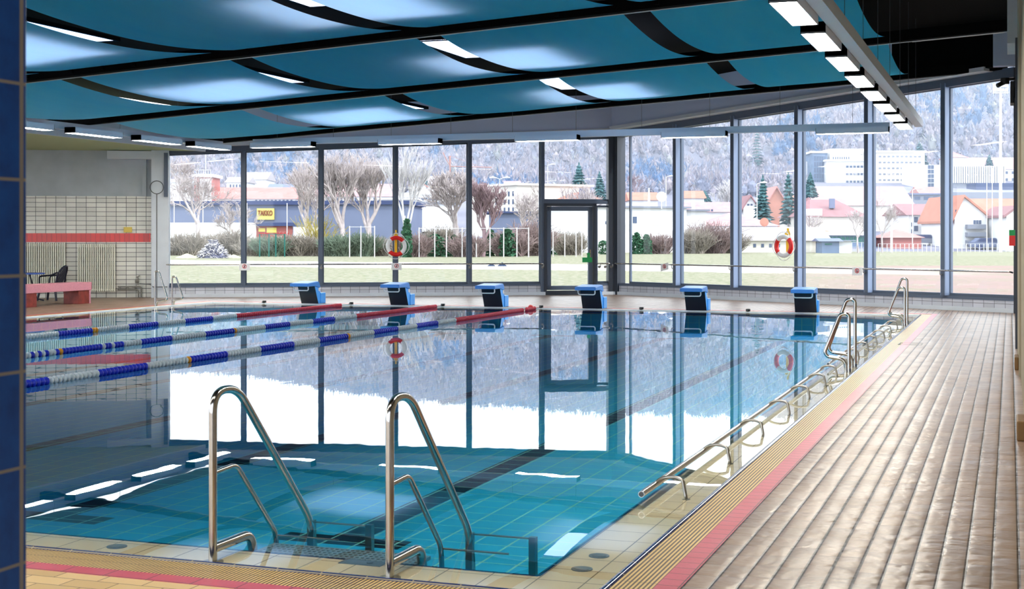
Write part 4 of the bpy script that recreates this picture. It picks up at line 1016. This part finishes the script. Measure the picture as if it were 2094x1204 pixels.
# ------------------------------------------------------------ buildings
Vz = Vector((0, 0, 1))
def building(label, px0, px1, yb, ye, w, depth=10, roof_=None, wall='o_white', rm='o_roof_red', wins=(), name='house', cat='house', w1=None, over=.4, apex=None, group=None):
    """front face from column px0 to px1, rows yb (foot) and ye (eaves); roof_ = (kind, ridge row)"""
    w1 = w1 or w; a, c = at(px0, w), at(px1, w1); ax = (c-a).normalized(); L = (c-a).length; bk = Vector((-ax.y, ax.x, 0)); bk = bk if bk.dot(a) > 0 else -bk
    zb, ze = zy(yb, w)-3, zy(ye, w); z1 = zy(ye, w1) if roof_ is None else ze
    r = empty(name, (a.x, a.y, min(terrain(px0, w), zb))); o = Vector((a.x, a.y, 0))
    def q(t, n, z): return o+ax*t+bk*n+Vz*z
    b = MB(); b.hexa([q(0, 0, zb), q(L, 0, zb), q(L, depth, zb), q(0, depth, zb)], [q(0, 0, ze), q(L, 0, z1), q(L, depth, z1), q(0, depth, ze)])
    child(b, 'wall', M[wall], r); ww = (w+w1)/2
    if roof_:
        kind, yr = roof_; b = MB(); v = over
        if kind == 'side':                                 # ridge along the front
            zr_ = zy(yr, ww+depth/2); h_ = (zr_-ze)*v/(depth/2)
            b.hexa([q(-v, -v, ze-h_), q(L+v, -v, ze-h_), q(L+v, depth+v, ze-h_), q(-v, depth+v, ze-h_)], [q(-v, depth/2-.05, zr_), q(L+v, depth/2-.05, zr_), q(L+v, depth/2+.05, zr_), q(-v, depth/2+.05, zr_)])
        elif kind == 'hip':
            zr_ = zy(yr, ww+depth/2); hh_ = min(L*.45, depth*.5) if apex is None else apex
            b.hexa([q(-v, -v, ze), q(L+v, -v, ze), q(L+v, depth+v, ze), q(-v, depth+v, ze)], [q(hh_, depth/2-.05, zr_), q(L-hh_, depth/2-.05, zr_), q(L-hh_, depth/2+.05, zr_), q(hh_, depth/2+.05, zr_)])
        elif kind == 'end':                                # gable end to the front
            zr_ = zy(yr, w); m_ = L/2 if apex is None else L*apex
            g_ = MB(); g_.prism([q(0, 0, ze), q(L, 0, ze), q(m_, 0, zr_)], bk*depth); child(g_, 'gable', M[wall], r)
            for s0, s1 in ((0, m_), (L, m_)):
                sd = -1 if s0 == 0 else 1; e0 = q(s0+sd*v, -v, ze-(zr_-ze)*v/abs(m_-s0)); e1 = q(m_, -v, zr_)
                b.hexa([e0, e0+bk*(depth+2*v), e1+bk*(depth+2*v), e1], [p+Vz*.3 for p in (e0, e0+bk*(depth+2*v), e1+bk*(depth+2*v), e1)])
        elif kind == 'flat':
            z2 = zy(yr, w); b.hexa([q(-v, -v, ze), q(L+v, -v, z1), q(L+v, depth+v, z1), q(-v, depth+v, ze)], [q(-v, -v, z2), q(L+v, -v, z2+z1-ze), q(L+v, depth+v, z2+z1-ze), q(-v, depth+v, z2)])
        child(b, 'roof', M[rm], r)
    for (x0, x1, y0, y1, nx, ny, fx, fy, wm) in wins:      # window grids in photo columns and rows
        for i in range(nx):
            for k in range(ny):
                sx, sy = (x1-x0)/nx, (y1-y0)/ny; cx0 = x0+sx*i+sx*(1-fx)/2; cy0 = y0+sy*k+sy*(1-fy)/2
                t0 = (cx0-px0)/(px1-px0)*L; t1 = (cx0+sx*fx-px0)/(px1-px0)*L
                b = MB(); p_ = [q(t0, -.06, zy(cy0+sy*fy, ww)), q(t1, -.06, zy(cy0+sy*fy, ww)), q(t1, -.06, zy(cy0, ww)), q(t0, -.06, zy(cy0, ww))]
                b.prism(p_, bk*.1); child(b, 'window', M[wm], r)
    tag(r, label, cat, group); r['q'] = 0; del r['q']
    return r, q
W_ = 'o_window'
# left background, far to near
building('white house high at the far left behind the bare tree', 335, 372, 400, 372, 300, 8, ('side', 366), rm='o_roof_pale')
building('white flat house left of the second window bay', 463, 505, 392, 372, 290, 9, ('side', 362), rm='o_roof_pale', wins=[(468, 500, 376, 384, 5, 1, .5, .7, W_)])
building('large pale gabled hall above the shop', 497, 543, 380, 366, 320, 12, ('side', 352), rm='o_roof_pale')
building('slate roofed low house above the red roof', 547, 598, 396, 388, 285, 9, ('side', 376), rm='o_slate')
building('cream house with pink roof right of the slate roof', 598, 640, 392, 370, 300, 9, ('side', 360), rm='o_roof_pink', wall='o_cream', wins=[(602, 636, 374, 384, 4, 1, .4, .6, W_)])
building('long red roofed building with dormers behind the shop', 435, 603, 416, 405, 240, 12, ('side', 383), wins=[(520, 600, 408, 414, 10, 1, .5, .8, W_)])
r, q = building('white and brick red tower with a railing on top', 397, 432, 425, 362, 235, 7, ('flat', 356), wall='o_brickred', rm='o_white', name='tower', cat='tower')
b = MB(); b.hexa([q(1.0, -.15, 4), q(2.9, -.15, 4), q(2.9, -.05, 4), q(1.0, -.05, 4)], [q(1.0, -.15, 11.5), q(2.9, -.15, 11.5), q(2.9, -.05, 11.5), q(1.0, -.05, 11.5)]); child(b, 'white_panel', M['o_white'], r)
b = MB(); b.tube([q(1.5, 2, 12), q(1.5, 2, 16)], .06, 5)
for k in range(8): b.tube([q(k*.4, -.2, 12), q(k*.4, -.2, 13)], .04, 4)
b.tube([q(0, -.2, 13), q(2.9, -.2, 13)], .05, 4); child(b, 'railing_and_mast', M['o_post'], r)
building('pink roofed row of houses behind the dense bare trees', 645, 800, 420, 400, 250, 12, ('side', 376), rm='o_roof_pink', wins=[(655, 790, 403, 412, 14, 1, .4, .6, W_)])
building('white block with dark window band left of the birch', 775, 850, 428, 408, 215, 10, ('flat', 405), rm='o_white', wins=[(778, 800, 410, 418, 1, 1, .9, .8, W_)])
building('long white flat school building right of the birch', 808, 916, 425, 398, 225, 12, ('flat', 394), rm='o_white', wins=[(815, 905, 403, 411, 12, 1, .8, .7, W_)])
building('lower white wing in front of the school building', 812, 930, 432, 416, 205, 9, ('flat', 412), rm='o_grey')
building('white four storey apartment house left of the door', 962, 1057, 440, 384, 195, 12, ('flat', 380), rm='o_cream', wall='o_cream', wins=[(1012, 1054, 390, 438, 5, 3, .3, .6, W_)], w1=185)
building('pink roofed small house on the slope behind the apartment house', 1033, 1062, 396, 384, 320, 8, ('side', 370), rm='o_roof_pink')
building('pale house with hipped roof between apartment house and door', 1058, 1100, 410, 400, 250, 8, ('side', 390), rm='o_roof_pale')
building('small pale roofed cottage on the slope left of the apartment house', 870, 900, 386, 374, 330, 6, ('side', 360), rm='o_roof_pale')
building('small orange roofed cottage beside the white birch', 838, 870, 388, 380, 320, 6, ('end', 370), rm='o_roof_orange')
r, q = building('orange roofed house with a solar panel above the door', 1128, 1244, 432, 414, 185, 12, ('hip', 391), rm='o_roof_orange')
b = MB(); b.prism([q(3.6, 1.0, zy(405, 185)), q(4.8, 1.0, zy(405, 185)), q(4.9, 1.6, zy(384, 185)), q(3.75, 1.6, zy(384, 185))], Vector((0, .1, 0))); child(b, 'solar_panel', M['o_dark'], r)
# shop
r, q = building('long slate blue shop building with a yellow sign', 330, 830, 484, 419, 162, 14, ('flat', 411), wall='o_slate', rm='o_dark', name='shop_building', cat='shop', w1=160)
fx_ = lambda px: (px-330)/500*((at(830, 160)-at(330, 162)).length)
sb = empty('shop_sign', q(fx_(545), -.2, zy(437, 161)))
b = MB(); b.hexa([q(fx_(528), -.3, zy(449, 161)), q(fx_(563), -.3, zy(449, 161)), q(fx_(563), -.05, zy(449, 161)), q(fx_(528), -.05, zy(449, 161))], [q(fx_(528), -.3, zy(426, 161)), q(fx_(563), -.3, zy(426, 161)), q(fx_(563), -.05, zy(426, 161)), q(fx_(528), -.05, zy(426, 161))]); child(b, 'sign_board', M['o_yellow'], sb)
cu = bpy.data.curves.new('TAKKO', 'FONT'); cu.body = 'TAKKO'; cu.size = .62; cu.align_x = 'CENTER'; cu.align_y = 'CENTER'; cu.extrude = .03; cu.offset = .02
t0 = bpy.data.objects.new('text', cu); C.objects.link(t0); bpy.context.view_layer.update(); tm = bpy.data.meshes.new_from_object(t0); bpy.data.objects.remove(t0)
to = bpy.data.objects.new('lettering', tm); C.objects.link(to); tm.materials.clear(); tm.materials.append(M['o_letter']); to.parent = sb; to.matrix_parent_inverse = Matrix.Translation(-sb.location)
to.location = q(fx_(545.5), -.36, zy(436, 161)); dd = (at(830, 160)-at(330, 162)); to.rotation_euler = (math.pi/2, 0, math.atan2(dd.y, dd.x)); to.scale = (.82, 1.3, 1)
tag(sb, 'yellow shop sign reading TAKKO on the slate blue building', 'sign')
building('long white wall in front of the shop at the left', 345, 514, 486, 455, 152, 3, None, name='white_wall', cat='wall')
building('white wall right of the shop entrance', 600, 648, 486, 464, 152, 3, None, name='white_wall', cat='wall')
r, q = building('red shop entrance under a dark canopy', 515, 590, 484, 462, 155, 3, ('flat', 455), wall='o_brickred', rm='o_dark', name='shop_entrance', cat='entrance', wins=[(545, 566, 465, 476, 1, 1, .95, .95, 'o_yellow'), (528, 543, 466, 474, 1, 1, .9, .9, 'o_yellow'), (530, 551, 476, 480, 1, 1, 1, 1, 'o_red'), (568, 590, 476, 480, 1, 1, 1, 1, 'o_red')])
r, q = building('dark shop building with round sign behind the glass door', 1120, 1205, 476, 436, 158, 10, ('flat', 432), wall='o_slate', rm='o_dark', name='shop_building', cat='shop', wins=[(1163, 1173, 437, 462, 1, 1, 1, 1, 'o_red')])
b2 = MB()
b2.tube([q(1.55, -.12, zy(451, 158)), q(1.55, -.2, zy(451, 158))], .4, 16); child(b2, 'round_sign', M['o_roof_pale'], r)
building('slate blue low building left of the glass door', 1000, 1110, 474, 436, 162, 10, ('flat', 432), wall='o_slate', rm='o_dark', name='shop_building', cat='shop')
# middle
building('white flat roofed house beside the corner post', 1200, 1404, 500, 424, 150, 10, ('flat', 420), rm='o_grey', w1=156, wins=[(1236, 1246, 452, 459, 1, 1, .9, .9, W_), (1291, 1301, 442, 457, 1, 1, .8, .9, W_), (1321, 1353, 439, 461, 1, 1, .95, .95, 'o_cream')])
building('lower white wing with dark eaves right of the flat house', 1403, 1444, 500, 432, 157, 9, ('flat', 428), rm='o_grey')
building('orange roofed house far behind the flat white house', 1290, 1345, 424, 408, 235, 10, ('side', 393), rm='o_roof_orange')
building('orange roofed gable house left of the round evergreen', 1398, 1440, 424, 404, 240, 9, ('side', 390), rm='o_roof_orange')
building('long pink roofed house with a small dormer', 1402, 1500, 446, 432, 205, 12, ('side', 413), rm='o_roof_pink', wins=[(1447, 1459, 427, 434, 2, 1, .7, .8, W_)])
building('large low pink roof in front of the conifer', 1440, 1590, 470, 462, 175, 14, ('hip', 435), rm='o_roof_pink')
building('pale gabled house behind the right conifer pair', 1520, 1550, 448, 425, 215, 8, ('end', 402), rm='o_roof_brown', wins=[(1527, 1540, 416, 421, 2, 1, .7, .7, W_)])
building('orange brick house between the two conifers', 1572, 1604, 446, 410, 235, 8, ('end', 384), wall='o_roof_orange', rm='o_roof_red')
building('long low shed with pale roof at the meadow edge', 1468, 1694, 518, 490, 152, 10, ('side', 464), rm='o_roof_pale', wall='o_cream', name='shed', cat='shed', wins=[(1535, 1600, 498, 506, 4, 1, .35, .9, W_)])
building('pale blue container shed beside the long shed', 1681, 1716, 518, 492, 146, 3, ('side', 487), wall='o_glass', rm='o_slate', name='container_shed', cat='shed', wins=[(1686, 1702, 497, 501, 1, 1, .9, .7, 'o_greenpost')])
building('white trailer right of the pale blue shed', 1716, 1741, 516, 493, 147, 3, ('flat', 491), rm='o_grey', name='trailer', cat='trailer')
# hospital and right hand houses
building('glass stair tower at the left of the hospital', 1661, 1692, 392, 313, 425, 14, ('flat', 309), wall='o_glass', rm='o_white', name='glass_tower', cat='tower', wins=[(1664, 1690, 318, 378, 5, 5, .75, .8, W_)], over=.6)
building('low pale wing left of the glass stair tower', 1648, 1662, 395, 330, 432, 10, None, name='hospital_wing', cat='hospital')
building('bright white hospital block with a blank side wall', 1690, 1776, 392, 330, 422, 22, ('flat', 326), rm='o_white', name='hospital_wing', cat='hospital', wins=[(1729, 1766, 333, 379, 5, 3, .75, .3, W_)])
building('set back top floor of the white hospital block', 1697, 1776, 330, 304, 428, 14, None, name='hospital_wing', cat='hospital', wins=[(1702, 1738, 320, 326, 8, 1, .5, .8, W_)])
building('long white hospital wing with rows of windows', 1776, 1891, 395, 312, 420, 24, ('flat', 308), wall='o_cream', rm='o_white', name='hospital_wing', cat='hospital', wins=[(1795, 1885, 314, 374, 10, 5, .6, .3, 'o_grey')])
building('white cube building right of the hospital', 1872, 1935, 398, 337, 400, 14, None, name='hospital_wing', cat='hospital', wins=[(1897, 1910, 337, 383, 2, 5, .9, .85, W_)])
building('white tower house with small hipped roof', 1946, 1978, 395, 322, 420, 12, ('hip', 311), rm='o_roof_red', name='tower_house', cat='house')
building('large pink roofed house far right behind the striped hall', 1972, 2100, 372, 345, 430, 18, ('side', 322), rm='o_roof_pink', wins=[(2052, 2078, 346, 374, 2, 2, .4, .4, W_)])
r, q = building('hall with white vertical stripes on its facade', 1946, 2056, 396, 340, 395, 14, None, wall='o_grey', name='striped_hall', cat='hall')
Lh = (at(2056, 395)-at(1946, 395)).length
for k in range(24):
    t = Lh*(k+.25)/24; b = MB(); zb_, zt_ = zy(374, 395), zy(339, 395); b.hexa([q(t, -.4, zb_), q(t+.36, -.4, zb_), q(t+.36, -.05, zb_), q(t, -.05, zb_)], [q(t, -.4, zt_), q(t+.36, -.4, zt_), q(t+.36, -.05, zt_), q(t, -.05, zt_)]); child(b, 'fin', M['o_white'], r)
building('slate blue base building below the striped hall', 1996, 2080, 398, 374, 380, 8, None, wall='o_dark', name='base_building', cat='building')
building('grey retaining wall above the right houses', 1945, 2090, 412, 393, 300, 3, None, wall='o_grey', name='retaining_wall', cat='wall')
building('grey flat roofed building with three windows', 1855, 1935, 425, 398, 270, 10, ('flat', 395), wall='o_grey', rm='o_slate', name='flat_building', cat='building', wins=[(1866, 1924, 401, 409, 3, 1, .6, .8, W_)])
building('small red roof with skylights above the grey flat building', 1883, 1935, 398, 395, 300, 8, ('side', 382), rm='o_roof_red')
building('huge pink roofed building behind the brown roofed house', 1666, 1866, 490, 418, 230, 14, ('side', 381), rm='o_roof_pink', wall='o_cream', wins=[(1851, 1864, 430, 470, 1, 3, .8, .5, W_), (1740, 1762, 462, 474, 3, 1, .5, .7, W_)])
building('orange roofed gable house left of the pink building', 1590, 1668, 472, 438, 236, 10, ('hip', 398), rm='o_roof_orange')
r, q = building('brown roofed villa with a dormer by the right lifebuoy', 1628, 1772, 480, 443, 195, 12, ('hip', 408), rm='o_roof_brown', wall='o_cream', wins=[(1712, 1745, 474, 482, 5, 1, .5, .7, W_)], apex=3.0)
b = MB(); b.hexa([q(1.4, -.2, zy(441, 195)), q(3.6, -.2, zy(441, 195)), q(3.6, 3, zy(441, 195)), q(1.4, 3, zy(441, 195))], [q(1.4, -.2, zy(427, 195)), q(3.6, -.2, zy(427, 195)), q(3.6, 3, zy(427, 195)), q(1.4, 3, zy(427, 195))]); child(b, 'dormer', M['o_white'], r)
b = MB(); b.hexa([q(5.2, 2, zy(425, 195)), q(5.9, 2, zy(425, 195)), q(5.9, 2.7, zy(425, 195)), q(5.2, 2.7, zy(425, 195))], [q(5.2, 2, zy(405, 195)), q(5.9, 2, zy(405, 195)), q(5.9, 2.7, zy(405, 195)), q(5.2, 2.7, zy(405, 195))]); child(b, 'chimney', M['o_slate'], r)
building('glass fronted pavilion with flat white roof behind the round tree', 1690, 1782, 512, 481, 175, 8, ('flat', 474), wall='o_glass', rm='o_white', name='pavilion', cat='pavilion', wins=[(1694, 1780, 483, 496, 10, 1, .8, .9, 'o_greenpost')])
building('low orange roof behind the pavilion', 1652, 1698, 484, 476, 185, 8, ('hip', 463), rm='o_roof_orange')
building('low house with red hipped roof behind the railing', 1822, 1884, 506, 486, 172, 8, ('hip', 469), wall='o_brickred', rm='o_roof_red')
r, q = building('white terraced house with balconies left of the last mullion', 1858, 1935, 510, 438, 188, 12, ('side', 417), rm='o_roof_brown', wins=[(1868, 1878, 440, 476, 1, 2, .8, .6, W_), (1898, 1904, 440, 446, 1, 1, 1, 1, W_), (1890, 1912, 462, 482, 2, 1, .6, .8, W_), (1842+20, 1868, 452, 480, 1, 2, .6, .6, W_)])
for z_ in (458, 482):
    b = MB(); t = 3.4; b.hexa([q(t-1.2, -1.1, zy(z_, 188)), q(t+1.6, -1.1, zy(z_, 188)), q(t+1.6, 0, zy(z_, 188)), q(t-1.2, 0, zy(z_, 188))], [q(t-1.2, -1.1, zy(z_-3, 188)), q(t+1.6, -1.1, zy(z_-3, 188)), q(t+1.6, 0, zy(z_-3, 188)), q(t-1.2, 0, zy(z_-3, 188))]); child(b, 'balcony', M['o_grey'], r)
r, q = building('white gabled apartment house with three balconies in the last window', 1952, 2018, 512, 442, 172, 14, ('end', 403), rm='o_roof_orange', apex=.28, wins=[(1990, 2007, 449, 459, 3, 1, .8, .8, W_), (1953, 1958, 428, 436, 1, 1, .8, .8, W_)])
for z_ in (468, 484, 500):
    b = MB(); t0, t1 = 1.3, 3.7
    for zz, h_ in ((z_, 3),): b.hexa([q(t0, -1.0, zy(zz, 172)), q(t1, -1.0, zy(zz, 172)), q(t1, 0, zy(zz, 172)), q(t0, 0, zy(zz, 172))], [q(t0, -1.0, zy(zz-9, 172)), q(t1, -1.0, zy(zz-9, 172)), q(t1, 0, zy(zz-9, 172)), q(t0, 0, zy(zz-9, 172))])
    child(b, 'balcony', M['o_grey'], r)
building('white house with long orange roof at the far right', 2012, 2100, 512, 447, 176, 12, ('side', 406), rm='o_roof_orange', wins=[(2054, 2060, 458, 476, 1, 2, .8, .5, W_)])
building('small white gable house behind the floodlight mast', 2058, 2100, 512, 440, 166, 8, ('end', 425), rm='o_roof_brown')

# ------------------------------------------------------------ masts, posts, fences
def post(px, w, ytop, r, label, name='flag_pole', cat='pole', ybase=None, head=None, group=None):
    z = terrain(px, w) if ybase is None else zy(ybase, w); H = zy(ytop, w)-z; e = empty(name, at(px, w, z))
    b = MB(); b.tube([(0, 0, 0), (0, 0, H)], [r, r*.6], 8); b.build('mast', M['o_post'], e)
    R = Vector((C_, S_, 0))
    if head == 'flood':
        b = MB(); b.tube([R*-.85+Vz*H, R*.85+Vz*H], .07, 6); b.tube([R*-.75+Vz*(H+.75), R*.75+Vz*(H+.75)], .05, 6)
        for k in (-.8, 0, .8): b.tube([R*k+Vz*(H-.1), R*k+Vz*(H+.8)], .04, 5)
        b.build('lamp_frame', M['o_post'], e)
        for k in range(8):
            b = MB(); c = R*((k % 4)*.44-.66)+Vz*(H+.15+.5*(k//4)); b.box(c.x-.17, c.x+.17, c.y-.12, c.y+.12, c.z, c.z+.34); b.build('floodlight', M['o_white'], e)
    if head in ('double', 'single'):
        for s in ((-1, 1) if head == 'double' else (1,)):
            b = MB(); b.tube([Vz*H, R*s*.5+Vz*(H+.15)], .03, 5); b.tube([R*s*.4+Vz*(H+.15), R*s*.9+Vz*(H+.22), R*s*1.3+Vz*(H+.16)], [.05, .13, .04], 8); b.build('lamp_head', M['o_white'], e)
    return tag(e, label, cat, group)
post(2046, 156, 190, .2, 'tall white floodlight mast at the far right', 'floodlight_mast', 'mast', head='flood')
post(2018, 158, 346, .06, 'slim white pole left of the floodlight mast, left one', ybase=520)
post(2029, 158, 343, .06, 'slim white pole left of the floodlight mast, right one', ybase=518)
post(1823, 154, 396, .14, 'thick white pole right of the mullion by the big pink roof')
post(1866, 170, 388, .06, 'thin street lamp left of the terraced house', 'street_lamp', 'street lamp', head='single')
post(1548, 175, 376, .06, 'thin street lamp in front of the conifer in the third right window', 'street_lamp', 'street lamp', ybase=465, head='single')
post(1022, 175, 366, .07, 'double headed street lamp in front of the white apartment house', 'street_lamp', 'street lamp', head='double')
post(1120, 240, 338, .07, 'street lamp far behind above the glass door', 'street_lamp', 'street lamp', head='single')
post(1362, 240, 362, .07, 'street lamp in the first right window', 'street_lamp', 'street lamp', head='single')
post(1327, 175, 384, .16, 'white chimney pipe on the flat house', 'chimney_pipe', 'chimney', ybase=420)
# crane
e = empty('tower_crane', at(920, 400, terrain(920, 400))); H = zy(340, 400)-terrain(920, 400); R = Vector((C_, S_, 0)); b = MB(); b.tube([(0, 0, 0), (0, 0, H+3)], .3, 4); b.build('mast', M['o_roof_orange'], e)
b = MB(); b.tube([R*-2+Vz*(H+4), Vz*H, R*12+Vz*(H-.3)], .16, 4); b.tube([Vz*(H+3), R*8+Vz*(H+.2)], .06, 4); b.build('jib', M['o_roof_orange'], e); tag(e, 'pale orange tower crane on the slope', 'crane')
def fence(pxs, w, yt, label, mname='o_post', rails=(1,), r=.045, name='fence'):
    e = empty(name, at(pxs[0], w, terrain(pxs[0], w))); H = zy(yt, w)-terrain(pxs[0], w)
    for px in pxs:
        b = MB(); p = at(px, w, terrain(px, w)); b.tube([p, p+Vz*H], r, 5); child(b, 'post', M[mname], e)
    for q_ in rails:
        b = MB(); b.tube([at(pxs[0], w, H*q_-.02), at(pxs[-1], w, H*q_-.02)], r*.5, 4); child(b, 'rail', M[mname], e)
    return tag(e, label, 'fence')
fence([857, 889, 913, 945, 974, 1002, 1030, 1057, 1081], 117, 465, 'fence with white concrete posts along the green hedge', rails=(.97,), r=.05)
fence([1131, 1155, 1178, 1190, 1222], 120, 470, 'white post fence seen through the glass door', rails=(.97,))
fence([766, 738, 715], 116, 462, 'white posts in front of the dense bare trees', rails=(.97,))
fence([531, 550, 564, 582], 119, 478, 'short green post fence under the shop sign', 'o_greenpost', rails=(.98,), r=.06)
fence([356, 415, 505, 587], 150, 415, 'row of tall thin white poles in front of the shop', rails=(), r=.05, name='pole_row')
fence([1742+10*k for k in range(5)], 156, 495, 'white railing left of the mullion by the big pink roof', rails=(.98, .5), r=.04, name='railing')
fence([1796+9*k for k in range(32)], 157, 498, 'long white railing at the far end of the meadow', rails=(.98, .5), r=.04, name='railing')
def car(px, w, colr, label, L=4.2):
    e = empty('parked_car', at(px, w, terrain(px, w))); R = Vector((C_, S_, 0)); Fw = Vector((-S_, C_, 0))
    def pr(pts, d0, d1): return [R*x+Vz*z+Fw*d0 for x, z in pts], Fw*(d1-d0)
    b = MB(); p, o_ = pr([(-L/2, .3), (L/2, .3), (L/2, .75), (L*.3, .9), (L*.16, 1.4), (-L*.3, 1.42), (-L*.44, .95), (-L/2, .9)], -.85, .85); b.prism(p, o_); b.build('body', M[colr], e)
    b = MB(); p, o_ = pr([(-L*.38, .95), (L*.24, .92), (L*.14, 1.34), (-L*.28, 1.36)], -.87, .87); b.prism(p, o_); b.build('side_glass', M['o_dark'], e)
    for x in (-L*.3, L*.3):
        b = MB(); b.tube([R*x+Vz*.32+Fw*-.9, R*x+Vz*.32+Fw*.9], .32, 12); b.build('wheel', M['o_dark'], e)
    return tag(e, label, 'car')
car(1889, 182, 'o_grey', 'grey parked car behind the railing left of the last mullion'); car(2020, 170, 'o_slate', 'grey blue parked car behind the railing in the last window')
# satellite dishes
for px, w, y, c, lab in ((1353, 150, 402, 'o_white', 'white satellite dish on the flat white house'), (1563, 170, 454, 'o_roof_orange', 'pinkish satellite dish on the low pink roof')):
    b = MB(); p = at(px, w, zy(y, w)); R = Vector((C_, S_, 0)); Fw = Vector((-S_, C_, 0)); b.tube([p, p+Fw*.06-Vz*.01, p+Fw*.15], [.55, .4, .05], 20); b.tube([p+Fw*.15, p+Fw*.15-Vz*1.3], .05, 5)
    tag(b.build('satellite_dish', M[c]), lab, 'satellite dish')
# ------------------------------------------------------------ real haze in the valley air
hm_ = bpy.data.materials.new('valley_haze'); hm_.use_nodes = True; nt = hm_.node_tree; nt.nodes.clear()
vo = nt.nodes.new('ShaderNodeVolumeScatter'); vo.inputs['Color'].default_value = (.68, .80, 1, 1); vo.inputs['Density'].default_value = .0007
oo = nt.nodes.new('ShaderNodeOutputMaterial'); nt.links.new(vo.outputs[0], oo.inputs['Volume'])
b = MB(); fp = [at(-900, 190, 0), at(3000, 190, 0), at(3000, 1150, 0), at(-900, 1150, 0)]
b.hexa([p-Vz*5 for p in fp], [p+Vz*170 for p in fp]); tag(b.build('valley_haze', hm_), 'thin bluish haze over the hill and town', 'haze', kind='stuff')
